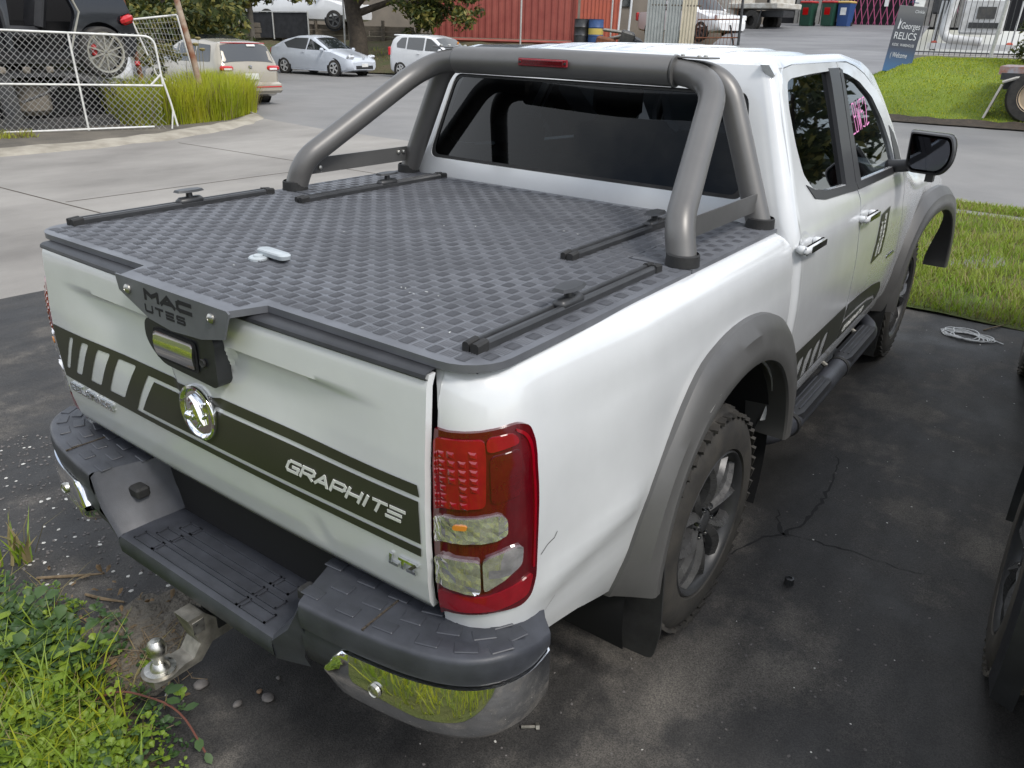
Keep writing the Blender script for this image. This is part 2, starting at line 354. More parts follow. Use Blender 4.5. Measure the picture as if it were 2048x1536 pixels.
# the yard's dark damp asphalt: blotches, fine stone, worn pale streaks
def asphalt():
    m = bpy.data.materials.new('yard_asphalt'); m.use_nodes = True; t = m.node_tree; b = t.nodes['Principled BSDF']; MATS['yard_asphalt'] = m
    o = t.nodes.new('ShaderNodeTexCoord').outputs['Object']
    n1 = N(t, 'ShaderNodeTexNoise', Scale=1.35, Detail=11.0, Roughness=0.66); n2 = N(t, 'ShaderNodeTexNoise', Scale=260.0, Detail=3.0); n3 = N(t, 'ShaderNodeTexNoise', Scale=9.0, Detail=6.0)
    mp = N(t, 'ShaderNodeMapping'); mp.inputs['Scale'].default_value = (1.0, 0.35, 1.0); mp.inputs['Rotation'].default_value = (0, 0, 0.5)
    t.links.new(o, mp.inputs[0])
    for n in (n1, n2): t.links.new(o, n.inputs['Vector'])
    t.links.new(mp.outputs[0], n3.inputs['Vector'])
    r1 = t.nodes.new('ShaderNodeValToRGB'); e = r1.color_ramp.elements; e[0].position = 0.43; e[0].color = (0.0255, 0.0250, 0.0246, 1); e[1].position = 0.60; e[1].color = (0.086, 0.081, 0.074, 1)
    k = e.new(0.52); k.color = (0.038, 0.0370, 0.0360, 1)
    t.links.new(n1.outputs['Fac'], r1.inputs[0])
    r2 = t.nodes.new('ShaderNodeValToRGB'); e = r2.color_ramp.elements; e[0].position = 0.30; e[0].color = (0.45, 0.45, 0.45, 1); e[1].position = 0.72; e[1].color = (1.7, 1.65, 1.6, 1)
    t.links.new(n2.outputs['Fac'], r2.inputs[0])
    r3 = t.nodes.new('ShaderNodeValToRGB'); e = r3.color_ramp.elements; e[0].position = 0.35; e[0].color = (0.75, 0.75, 0.75, 1); e[1].position = 0.7; e[1].color = (1.35, 1.33, 1.3, 1)
    t.links.new(n3.outputs['Fac'], r3.inputs[0])
    a = N(t, 'ShaderNodeMixRGB', blend_type='MULTIPLY'); a.inputs[0].default_value = 1; c = N(t, 'ShaderNodeMixRGB', blend_type='MULTIPLY'); c.inputs[0].default_value = 1
    t.links.new(r1.outputs[0], a.inputs[1]); t.links.new(r2.outputs[0], a.inputs[2]); t.links.new(a.outputs[0], c.inputs[1]); t.links.new(r3.outputs[0], c.inputs[2]); t.links.new(c.outputs[0], b.inputs['Base Color'])
    mr = N(t, 'ShaderNodeMapRange'); mr.inputs[1].default_value = 0.4; mr.inputs[2].default_value = 0.62; mr.inputs[3].default_value = 0.55; mr.inputs[4].default_value = 0.9
    t.links.new(n1.outputs['Fac'], mr.inputs[0]); t.links.new(mr.outputs[0], b.inputs['Roughness'])
    bp = t.nodes.new('ShaderNodeBump'); bp.inputs['Strength'].default_value = 0.45; bp.inputs['Distance'].default_value = 0.004
    t.links.new(n2.outputs['Fac'], bp.inputs['Height']); t.links.new(bp.outputs[0], b.inputs['Normal'])
asphalt()
def struct(o): o['kind'] = 'structure'; return o
def sheet(name, poly, m, dz, step, parent=None, zf=zg):
    return patch(name, poly, lambda x, y: (x, y, zf(x, y) + dz), m, parent, step=step, smooth=60)
gx = np.concatenate([np.arange(-220, -40, 20), np.arange(-40, 14, 0.75), np.arange(14, 120, 12)]); gy = np.concatenate([np.arange(-60, -6, 6), np.arange(-6, 30, 0.75), np.arange(30, 260, 20)])
struct(rows('ground', [[(a, b, zg(a, b)) for a in gx] for b in gy], 'road_grey'))
rnd = random.Random(3)
def wobble(P, amp, st):
    P = resample(P, st); return [(a + rnd.uniform(-amp, amp), b + rnd.uniform(-amp, amp)) for a, b in P]
yard = struct(sheet('yard_asphalt', wobble([(-4.4, -9), (9, -9), (9, 4.25), (0.4, 4.22), (-4.4, 4.3)], 0.02, 0.25), 'yard_asphalt', 0.006, 0.5))
apron = struct(sheet('concrete_apron', wobble([(-11.2, -9), (-4.38, -9), (-4.38, 8.6), (-10.5, 8.7), (-13.2, 9.1), (-12.2, 7.2), (-11.5, 4.3)], 0.03, 0.4), 'concrete', 0.004, 0.7))
jb = MB()
for a, b in (((-10.9, 1.85), (-4.5, 2.02)), ((-10.9, -2.3), (-4.5, -2.1)), ((-7.4, 2.0), (-7.2, 8.6)), ((-10.9, 5.6), (-4.5, 5.8))):
    a3, b3 = V(*a, 0.0055), V(*b, 0.0055); d = (b3 - a3).normalized(); n = V(-d.y, d.x, 0) * 0.011
    jb.add([a3 - n, b3 - n, b3 + n, a3 + n], [(0, 1, 2, 3)])
jb.build('expansion_joint', 'soil', apron)
# cracks in the yard asphalt, each a thin open line
def crack(P, w0, parent):
    P = resample(P + P[::-1][1:-1], 0.035)[:]; P = P[:len(P) // 2 + 1]; mb = MB(); L = []
    Rr = random.Random(len(P)); prev = None
    for i, (a, b) in enumerate(P):
        ww = w0 * 1.5 * Rr.uniform(.4, 1.2) * (1 - .75 * i / len(P)); a += Rr.uniform(-.010, .010); b += Rr.uniform(-.010, .010); L.append((V(a - ww, b, .0072), V(a + ww, b + ww * .5, .0072)))
    mb.grid([[p, q] for p, q in L]); return mb.build('crack', 'seam', parent, 0)
crack([(1.0, .68), (1.03, .8), (1.045, 1.05), (1.035, 1.27), (.985, 1.50)], .008, yard)
crack([(1.0, .68), (1.1, .71), (1.25, .73), (1.48, .74), (1.62, .80)], .008, yard)
crack([(1.0, .68), (.93, .60), (.90, .50), (.88, .42)], .008, yard)
crack([(1.0, .68), (.96, .74), (.92, .84)], .007, yard)
verge = struct(sheet('verge', wobble([(-4.4, 4.24), (9, 4.18), (9, 8.55), (-4.4, 8.6)], 0.03, 0.3), 'turf', 0.010, 0.6, zf=lambda x, y: zg(x, y) + .02 * math.sin(x * 2.1) * math.sin(y * 1.7)))
struct(sheet('footpath', [(-4.4, 8.55), (9, 8.5), (9, 8.86), (-4.4, 8.9)], 'road_grey', 0.016, 0.5))
struct(sheet('verge_strip', wobble([(-4.4, 8.9), (9, 8.86), (9, 9.34), (-4.4, 9.38)], 0.02, 0.3), 'turf', 0.020, 0.5))
struct(MB().grid([[(a, 9.34, zg(a, 9.4) + h) for a in np.arange(-4.4, 9, .5)] for h in (0.0, 0.035)]).grid([[(a, y, zg(a, y) + .035) for a in np.arange(-4.4, 9, .5)] for y in (9.34, 9.46)]).grid([[(a, 9.46, zg(a, 9.46) + h) for a in np.arange(-4.4, 9, .5)] for h in (.035, 0)]).build('kerb', 'kerb_concrete'))
struct(sheet('scrap_yard', wobble([(-40, -9), (-11.6, -9), (-11.5, 4.2), (-12.1, 6.8), (-13.4, 9.0), (-17.0, 10.2), (-40, 13.5)], 0.05, 0.5), 'yard_dirt', 0.008, 1.2))
# broken concrete edging that runs round the scrap yard corner
kb = MB(); line = [(-12.1, -3.0), (-11.7, 0.5), (-11.5, 3.0), (-11.5, 4.4), (-11.7, 5.8), (-12.2, 7.2), (-12.9, 8.4), (-13.7, 9.3), (-15.2, 9.9), (-17.5, 10.5)]
L = resample(line + line[::-1][1:-1], .4); L = L[:len(L) // 2 + 1]; rk = random.Random(5)
R0 = []
for (a, b) in L:
    z = zg(a, b); k = rk.uniform(-.05, .05); R0.append([(a + .50 + k, b - .12, z - .012), (a + .2 + k, b - .05, z + .03 + rk.uniform(0, .015)), (a - .1, b, z + .05 + rk.uniform(0, .03)), (a - .3, b + .1, z + .03), (a - .45, b + .12, z + .005)])
struct(kb.grid(R0).build('edging_kerb', 'kerb_concrete'))
before = {o.name for o in bpy.data.objects}
# bank behind the parked cars, driveway on the rise, lawn mound
KA = [(-46, 15.0), (-34, 17.0), (-26, 18.4), (-20.5, 19.2), (-17.5, 20.2), (-14.5, 21.4), (-11.5, 22.6), (-9.3, 23.6)]
KB = [(-46, 19.0), (-34, 21.0), (-28, 22.0), (-24.0, 23.4), (-20.5, 26.2), (-14.0, 26.3), (-9.6, 27.2)]
def along(P, n):
    d = [0]
    for a, b in zip(P[:-1], P[1:]): d.append(d[-1] + math.dist(a, b))
    o = []
    for i in range(n):
        s = d[-1] * i / (n - 1); k = max(0, min(len(P) - 2, next((j for j in range(len(d) - 1) if s <= d[j + 1]), len(P) - 2))); t = (s - d[k]) / (d[k + 1] - d[k]); o.append((P[k][0] + (P[k + 1][0] - P[k][0]) * t, P[k][1] + (P[k + 1][1] - P[k][1]) * t))
    return o
A_, B_ = along(KA, 70), along(KB, 70); G = []
for j in range(11):
    t = j / 10; row = []
    for (a, b), (c, d) in zip(A_, B_):
        x, y = a + (c - a) * t, b + (d - b) * t; z0 = zo(a, b); z = z0 + .10 * min(1, t * 8) + (1.40 - z0 - .1) * (t ** 0.8) + .05 * math.sin(x * 3 + y * 2) * t; row.append((x, y, z))
    G.append(row)
G.append([(c - .35 * 40, d + .94 * 40, 1.55) for c, d in B_])
struct(rows('bank', G, 'bank_leaf'))
DR = []
for i in range(13):
    t = i / 12; y = 21.5 + t * 22; z = 1.05 + 1.62 * sstep(0, 1, t * .55 + .2) if False else 0.0
    z = 0.98 + (2.72 - 0.98) * (1 - (1 - t) ** 1.5)
    DR.append([(x - (t * 3.0) + 0 * x, y + .0 * x, z + (.0)) for x in np.linspace(-9.3 - 3.5 * t, -3.3 - .5 * t, 8)])
DR.insert(0, [(x, 16.0, zo(x, 16.0) + .006) for x in np.linspace(-10.5, -2.6, 8)]); DR.insert(1, [(x, 19.0, (zo(x, 19.0) * .75 + .25 * .98) + .006) for x in np.linspace(-9.9, -2.9, 8)])
struct(rows('driveway', DR, 'drive_grey'))
MD = []
for j in range(16):
    t = j / 15; row = []
    for i in range(30):
        s = i / 29; x = -3.0 + 9.5 * s - .5 * t; y = 15.55 + .35 * s + (6.2 + .8 * s) * t
        x += -.25 * math.sin(t * 3.1) * (1 - s) ** 3
        z0 = zo(x, 15.5) + .06; z = z0 + (1.56 - z0) * (math.sin(t * math.pi / 2) ** 0.9); e = sstep(0, .09, s); z = (z - 1.0) * 1.0 + 1.0 if e >= 1 else z * e + (1 - e) * min(z, .75 + .5 * t)
        row.append((x, y, z + .015 * math.sin(x * 4) * math.sin(y * 3)))
    MD.append(row)
mound = struct(rows('grass_mound', MD, 'lawn'))
# rough kerb at the mound's foot and the slab edge at its crest
kb = MB(); R0 = []
for i in range(40):
    s = i / 39; x = -3.1 + 9.6 * s; y = 15.45 + .35 * s; z = zo(x, y); k = rk.uniform(-.03, .03)
    R0.append([(x, y - .35 + k, z + .012), (x, y - .1 + k, z + .05), (x, y + .12, z + .09 + k)])
struct(kb.grid(R0).build('gutter', 'soil'))
ys = MB()
ys.grid([[(x, 21.75 + .08 * (x + 3), z) for x in np.linspace(-3.6, 9, 12)] for z in (1.40, 1.60)]); ys.grid([[(x, y + .08 * (x + 3), 1.60) for x in np.linspace(-3.6, 9, 12)] for y in (21.75, 34)])
struct(ys.build('upper_yard', 'concrete'))
push(newroots(before), 1.2)
# ---------------------------------------------------------------- the white pickup
T = thing('pickup_truck', 'white double-cab pickup with black chequer-plate tray lid and grey sports bar', 'pickup truck')
lin = lambda z, a, b: float(np.interp(z, a, b))
ZS = [.40, .50, .58, .65, .8, 1.0, 1.15, 1.22, 1.27, 1.32, 1.72, 1.76]; XS = [.86, .885, .905, .918, .930, .932, .920, .905, .886, .866, .705, .682]
def S(y, z): return lin(z, ZS, XS) - .028 * max(0, y - .5)
YBZ = [.5, 1.25, 1.32, 1.70, 1.80]; YB_ = [.475, .48, .495, .605, .64]
yb = lambda z: lin(z, YBZ, YB_)
# --- tray sides
TZ = [.36, .44, .50, .58, .75, .90, 1.0, 1.07, 1.12, 1.18, 1.212, 1.234, 1.247, 1.253]; TX = [.845, .872, .890, .908, .924, .929, .927, .922, .913, .901, .892, .879, .862, .838]
RZ = [.40, .53, .60, .72, .90, 1.05, 1.18, 1.23, 1.253]; RY = [-1.054, -1.078, -1.097, -1.117, -1.128, -1.128, -1.120, -1.106, -1.082]
CR = .13
TAP = .03
def tub(s, z, off=0.0, sg=1):
    xs = lin(z, TZ, TX); yr = lin(z, RZ, RY); s1, s2 = .06, .26; xc = xs - TAP
    if s <= s1:
        x = .745 + (xc - CR - .745) * s / s1; p = (x, yr); n = (0, -1)
    elif s <= s2:
        a = (s - s1) / (s2 - s1) * math.pi / 2; n = (math.sin(a), -math.cos(a)); p = (xc - CR + CR * n[0], yr + CR + CR * n[1])
    else:
        y = yr + CR + (s - s2); b = -TAP * sstep(-.5, -.98, y)
        b += .012 * math.exp(-(((z - (.735 + .20 * (y + .72))) / .045) ** 2)) * sstep(-1.02, -.9, y) * (1 - sstep(-.62, -.5, y))     # swage running down to the bumper
        b -= .006 * sstep(1.118, 1.104, z) * sstep(.80, .92, z) * sstep(-1.0, -.8, y)                                                # hollow under the shoulder
        p = (xs + b, y); n = (1, 0)
    return Vector((sg * (p[0] + n[0] * off), p[1] + n[1] * off, z))
def ts(y, z): return .26 + y - (lin(z, RZ, RY) + CR)
for sg in (1, -1):
    arch = [(ts(.55 * math.cos(a), .387 + .55 * math.sin(a)), .387 + .55 * math.sin(a)) for a in np.linspace(math.pi - .13, .535, 30)]
    outl = [(0.0, 1.252), (0.0, .60), (.10, .575), (.26, .545), (ts(-.75, .51), .51), (ts(-.56, .45), .45)] + arch + [(ts(.475, .69), .69), (ts(.475, .8), .8), (ts(.475, 1.1), 1.1), (ts(.472, 1.21), 1.21), (ts(.44, 1.252), 1.252)]
    o = patch('tray_side', outl, lambda s, z: tub(s, z, 0, sg), 'white_paint', T, step=.032, flange=lambda s, z: (-.05 * sg if z > 1.2 else -.003 * sg, .03 if s < .1 else 0, 0), smooth=50)
# --- tail lamps follow the tray corner
def lamp(name, poly, off, m, parent, sg=1, st=.022, rip=0.0):
    rq = random.Random(len(name))
    return patch(name, roundpoly(poly, .012, 3), lambda s, z: tub(s, z, off + (rq.uniform(-rip, rip) if rip else 0), sg), m, parent, step=st, flange=lambda s, z: (tub(s, z, off - .03, sg) - tub(s, z, off, sg)), smooth=0 if rip else 40)
for sg in (1, -1):
    edge = .262
    tl = lamp('tail_lamp', [(-.012, .668), (.05, .680), (.109, .694), (.173, .706), (.225, .706), (.250, .722), (.262, .77), (.262, .96), (.254, 1.10), (.242, 1.135), (.215, 1.145), (.139, 1.134), (.078, 1.127), (-.012, 1.127)], .008, 'red_dark', T, sg)
    lamp('lens_upper', [(.008, .950), (.145, .979), (.149, 1.089), (.150, 1.122), (.008, 1.106)], .0135, 'red_lens', tl, sg)
    lamp('lens_bevel', [(.151, 1.094), (.215, 1.108), (.205, 1.130), (.152, 1.124)], .0125, 'red_lens', tl, sg)
    lamp('lens_side', [(.155, .985), (.212, .999), (.216, 1.096), (.155, 1.086)], .0115, 'red_dark', tl, sg)
    lamp('lens_lower', [(.008, .690), (.10, .703), (.165, .714), (.235, .735), (.247, .79), (.140, .752), (.008, .745)], .0125, 'red_lens', tl, sg)
    lamp('piping', [(.246, .80), (.252, .80), (.251, .96), (.243, 1.10), (.231, 1.124), (.21, 1.136), (.208, 1.131), (.226, 1.119), (.237, 1.095), (.245, .96)], .0105, 'red_lens', tl, sg, .015)
    lamp('indicator_lens', [(.008, .872), (.16, .900), (.186, .912), (.184, .952), (.17, .962), (.09, .945), (.008, .934)], .0145, 'clear_lens', tl, sg, .011, .0014)
    lamp('indicator_bulb', [(.085, .920), (.112, .925), (.112, .936), (.085, .931)], .0170, 'amber', tl, sg, .01)
    lamp('reversing_lens', [(.008, .768), (.128, .762), (.137, .772), (.135, .850), (.008, .836)], .0180, 'clear_lens', tl, sg, .015, .0022)
    lamp('reversing_reflector', [(.142, .768), (.216, .828), (.218, .878), (.19, .876), (.139, .854)], .0150, 'clear_lens', tl, sg, .022, .0012)
    led = MB()
    for i in range(6):
        for j in range(7):
            s0, z0 = .026 + i * .0200, .966 + i * .003 + j * .0182
            if (i * 7 + j * 3) % 11 in (2, 5): continue
            c = tub(s0, z0, .0165, sg); tip = tub(s0 + .004, z0, .0215, sg)
            q = [tub(s0 + a, z0 + b, .0133, sg) for a, b in ((-.0075, -.0070), (.0075, -.0070), (.0075, .0070), (-.0075, .0070))]; q2 = [tub(s0 + a, z0 + b, .0155, sg) for a, b in ((-.003, -.002), (.002, -.004), (.004, .002), (-.003, .003))]
            led.add(q + q2, [(0, 1, 5, 4), (1, 2, 6, 5), (2, 3, 7, 6), (3, 0, 4, 7), (4, 5, 6, 7)])
    led.build('led_array', 'red_lens', tl, 0)['kind'] = 'stuff'
# --- tailgate
PZ = [.66, .68, .70, .76, .85, .95, 1.05, 1.15, 1.215, 1.239]; PY = [-1.108, -1.122, -1.135, -1.147, -1.155, -1.158, -1.156, -1.150, -1.146, -1.136]
def tg(x, z, off=0.0):
    y = lin(z, PZ, PY) - .012 * (1 - (x / .74) ** 2)
    ax = abs(x + .012)
    # pressed hollows either side of the handle, deepest near it, fading outwards and downwards
    inner = .150 - .06 * (1.13 - z) / .12
    k = sstep(inner - .012, inner + .006, ax) * (1 - sstep(.30, .66, ax)) * sstep(1.146, 1.138, z) * sstep(.88, 1.12, z)
    y += .022 * k
    if z < .80: y += .004 * math.exp(-((x - .402) ** 2 + (z - .762) ** 2) / .0008)
    return Vector((x, y - off, z))
tgo = roundpoly([(-.728, .672), (.726, .672), (.737, .80), (.740, 1.0), (.738, 1.245), (-.738, 1.245), (-.742, 1.0), (-.738, .80)], [.012, .012, 0, 0, .01, .01, 0, 0])
tail = patch('tailgate', [(a, min(b, 1.238)) for a, b in tgo], tg, 'white_paint', T, step=.011, flange=(0, .018, 0), smooth=50)
def cap_row(x):
    e = .0; y0 = -.012 * (1 - (x / .74) ** 2)
    return [(x, -1.120 + y0, 1.229), (x, -1.1465 + y0, 1.2295), (x, -1.1485 + y0, 1.233), (x, -1.146 + y0, 1.240), (x, -1.138 + y0, 1.2445), (x, -1.108, 1.2465), (x, -1.06, 1.246)]
rows('cap_moulding', [cap_row(x) for x in np.linspace(-.738, .738, 60)], 'black_plastic', tail)
rows('seal', [[(x, -1.09, 1.246), (x, -1.083, 1.258), (x, -1.07, 1.258), (x, -1.06, 1.246)] for x in np.linspace(-.74, .74, 30)], 'rubber', tail)
# dark gap between tailgate and tray corners
MB().grid([[(x, -1.100 if .68 < z < 1.2 else -1.08, z) for x in (-.765, .765)] for z in (.62, .70, 1.18, 1.22)]).build('gap_liner', 'dark_void', T, 0)
# stripes
dec = lambda x, z: tg(x, z, .0022)
slots = []
for (tl_, tr_, br_, bl_) in (((-.642, .985), (-.618, .987), (-.685, .874), (-.709, .872)), ((-.574, .985), (-.535, .987), (-.613, .872), (-.650, .870)), ((-.488, .985), (-.423, .987), (-.500, .872), (-.563, .870)), ((-.382, .985), (-.292, .987), (-.372, .872), (-.454, .870))):
    slots.append(roundpoly([tl_, tr_, br_, bl_], .008, 3))
patch('stripe_frame', [(-.739, 1.003), (.721, 1.003), (.727, .977), (-.235, .977), (-.316, .852), (.726, .852), (.724, .830), (-.728, .838)], dec, 'graphite_vinyl', tail, holes=slots, step=.018)
st = patch('stripe_band', [(-.206, .966), (.724, .966), (.726, .863), (-.282, .863)], dec, 'graphite_vinyl', tail, step=.018)
mb = MB(); letters(mb, 'GRAPHITE', lambda u, v, h: tg(u, v, .0030 + h), .322, .672, .896, .930, .0072, gap=.32, lean=.42, depth=.0012); mb.build('lettering', 'white_vinyl', tail, 0)
mb = MB(); letters(mb, 'COLORADO', lambda u, v, h: tg(u, v, h), -.706, -.466, .797, .823, .0062, gap=.34, depth=.006); mb.build('name_badge', 'chrome_worn', tail, 0)
mb = MB(); letters(mb, 'LTZ', lambda u, v, h: tg(u, v, h), .634, .704, .773, .803, .0075, gap=.3, lean=.15, depth=.006); mb.build('trim_badge', 'chrome_worn', tail, 0)
# round chrome emblem with a rearing animal holding a ball
em = MB().lathe([(0.0, .072), (-.006, .074), (-.012, .072), (-.014, .066), (-.011, .060), (-.006, .057), (-.005, .0)], (0, -1.168, .945), 'y', 40).build('emblem', 'chrome', tail)
eb = MB()
for P, r_ in (([(-.030, .030), (-.020, .034), (-.006, .022), (.004, .004), (.012, -.016), (.022, -.030)], [.007, .011, .013, .014, .012, .006]), ([(-.004, .010), (-.020, .002), (-.034, -.004)], [.007, .006, .005]), ([(.004, -.002), (-.014, -.018), (-.028, -.026)], [.007, .006, .004]),
              ([(.012, -.018), (-.002, -.036), (-.016, -.044)], [.008, .006, .004]), ([(.018, -.012), (.034, .004), (.028, .022), (.034, .034)], [.005, .004, .004, .003])):
    eb.tube([(a, -1.176, .945 + b) for a, b in P], r_, 8)
eb.lathe([(-1.190, .001), (-1.189, .007), (-1.184, .012), (-1.176, .013)], (-.036, 0, .945 - .016), 'y', 14)
eb.build('relief', 'chrome', em)
# handle
hd = patch('handle_surround', roundpoly([(-.160, 1.165), (.105, 1.180), (.128, 1.160), (.124, 1.058), (.108, 1.044), (-.098, 1.054), (-.130, 1.076), (-.160, 1.108)], .026, 5), lambda x, z: V(x, tg(-.0, 1.1).y - .024 + .006 * min(1.3, abs(z - 1.108) / .07) ** 3, z), 'black_plastic', tail, step=.018, flange=(0, .04, 0), smooth=60)
patch('handle_recess', roundpoly([(-.118, 1.150), (.060, 1.150), (.060, 1.070), (-.118, 1.070)], .014, 4), lambda x, z: V(x, tg(0, 1.1).y - .0275, z), 'dark_void', tail, step=.03)
patch('handle_plate', roundpoly([(-.110, 1.143), (.052, 1.143), (.050, 1.078), (-.110, 1.078)], .010, 4), lambda x, z: V(x, tg(0, 1.1).y - .030 - .006 * (1 - ((z - 1.11) / .033) ** 2), z), 'chrome', tail, step=.02, flange=(0, .006, 0))
MB().lathe([(0, .010), (-.004, .011), (-.006, .009), (-.004, .004), (-.004, 0)], (.082, tg(0, 1.1).y - .026, 1.105), 'y', 16).build('lock_barrel', 'rubber', tail)
# --- tray lid: chequer plate
LZ = 1.263
def lidpoly():
    P = [(-.842, .455), (-.842, -1.01)] + [(-.742 + -.10 * math.cos(a), -1.018 - .10 * math.sin(a)) for a in np.linspace(0, math.pi / 2, 7)]
    P += [(-.245, -1.118), (-.214, -1.200), (.214, -1.200), (.245, -1.118)] + [(.742 + .10 * math.sin(a), -1.018 - .10 * math.cos(a)) for a in np.linspace(0, math.pi / 2, 7)] + [(.842, -1.01), (.842, .455)]
    return P
LID = lidpoly()
sideL = lambda sg: [(sg * .655, -.205), (sg * .842, -.205), (sg * .842, .455), (sg * .655, .455)]
main = [(-.842, -.212)] + LID[1:-1] + [(.842, -.212), (.648, -.212), (.648, .455), (-.648, .455), (-.648, -.212)]
lid = patch('tray_lid', main, lambda x, y: V(x, y, LZ), 'lid_black', T, step=.10, flange=(0, 0, -.016))
sp = [patch('side_plate', sideL(sg), lambda x, y: V(x, y, LZ + .001), 'lid_black', T, step=.1, flange=(0, 0, -.016)) for sg in (1, -1)]
MB().box((0, -.32, LZ - .034), (1.60, 1.5, .02)).build('tray_frame', 'dark_void', T, 0)
# raised five-bar tread, alternate cells turned a quarter
cell = .0362; vs = []; qs = []; mi_ = []; rb = random.Random(8)
prof = [(-.5, 0, 0.0), (-.32, .6, .0016), (0, .75, .0022), (.32, .6, .0016), (.5, 0, 0.0)]
def bar(cx, cy, L_, W_, vert, z, hk=1.0):
    k = len(vs)
    for t, wd, h in prof:
        for sd in (-1, 0, 1):
            a, b = t * L_, sd * wd * W_ * .5; hh = (h * hk if sd == 0 else -.0003); q = (cx + (b if vert else a), cy + (a if vert else b), z + hh); vs.append(q)
    for i in range(4):
        for j in range(2):
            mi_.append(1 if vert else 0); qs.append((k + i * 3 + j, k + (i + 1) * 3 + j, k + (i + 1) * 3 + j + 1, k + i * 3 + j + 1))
for i in range(-24, 25):
    for j in range(-34, 14):
        cx, cy = i * cell + .012, j * cell + .01
        on = inpoly(cx, cy, main) and all(inpoly(cx + a, cy + b, LID) for a, b in ((.016, .016), (-.016, .016), (.016, -.016), (-.016, -.016)))
        if not on and not (abs(cx) > .655 and -.2 < cy < .45 and abs(cx) < .825): continue
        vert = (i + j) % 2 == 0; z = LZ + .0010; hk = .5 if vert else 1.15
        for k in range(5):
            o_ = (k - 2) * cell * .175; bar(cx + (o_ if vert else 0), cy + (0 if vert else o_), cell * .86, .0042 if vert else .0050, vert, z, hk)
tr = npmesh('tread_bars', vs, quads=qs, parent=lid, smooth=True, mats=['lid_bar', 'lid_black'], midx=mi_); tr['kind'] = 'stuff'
# turned-down latch plate with cut-through lettering, two screws
PLY = -1.203
plate = [(-.232, 1.264), (-.222, 1.225), (-.10, 1.176), (-.01, 1.166), (.11, 1.174), (.196, 1.194), (.222, 1.258), (.214, 1.264)]
cuts = []
def bars(x0, x1, z0, z1, txt, th):
    tmp = []
    class K:
        def add(self, v_, f_): tmp.append([(v_[i][0], v_[i][2]) for i in range(4)])
    letters(K(), txt, lambda u, v, h: V(u, 0, v), x0, x1, z0, z1, th, gap=.28, depth=.0)
    return tmp
lp = patch('latch_plate', plate, lambda x, z: V(x, PLY - .02 * (1.264 - z), z), 'lid_black', lid, step=.03, flange=(0, .005, 0))
mb = MB(); letters(mb, 'MAC', lambda u, v, h: V(u, PLY - .02 * (1.264 - v) - .0004 - h * .1, v), -.104, .080, 1.222, 1.2515, .010, gap=.26, depth=.002); mb.build('cut_lettering', 'dark_void', lp, 0)
mb = MB(); letters(mb, 'UTES', lambda u, v, h: V(u, PLY - .02 * (1.264 - v) - .0004 - h * .1, v), -.110, .050, 1.192, 1.213, .0058, gap=.5, depth=.002); mb.build('cut_lettering', 'dark_void', lp, 0)
for x in (-.178, .158):
    MB().lathe([(0, .012), (-.004, .0115), (-.008, .007), (-.009, .003), (-.006, .002), (-.006, 0)], (x, PLY - .001, 1.236), 'y', 16).build('screw', 'zinc', lp)
# lid lock: grey turn handle over a round barrel
lk = MB()
RZm = Matrix.Rotation(rad(-4), 3, 'Z')
ol = [(-.060, 0)] + [( .045 + .018 * math.cos(a), .018 * math.sin(a)) for a in np.linspace(-math.pi / 2, math.pi / 2, 9)] + [(-.045 + .018 * math.cos(a), .018 * math.sin(a)) for a in np.linspace(math.pi / 2, 3 * math.pi / 2, 9)]
ol = ol[1:]
for z0, z1, k0, k1 in ((.010, .020, .96, 1.0), (.020, .024, 1.0, .90)):
    a = [RZm @ V(x * k0, y * k0, z0) + V(-.050, -.866, LZ) for x, y in ol]; b = [RZm @ V(x * k1, y * k1, z1) + V(-.050, -.866, LZ) for x, y in ol]; n = len(a)
    lk.add(a + b, [(i, (i + 1) % n, n + (i + 1) % n, n + i) for i in range(n)] + ([tuple(range(n, 2 * n))] if z1 > .015 else [tuple(range(n - 1, -1, -1))]))
lh = lk.build('lid_lock', 'grey_knob', lid, 50)
MB().lathe([(0, .026), (.006, .026), (.009, .023), (.009, .013), (.013, .012), (.014, .009), (.014, .0)], (-.082, -.892, LZ), 'z', 24).build('lock_barrel', 'grey_knob', lh)
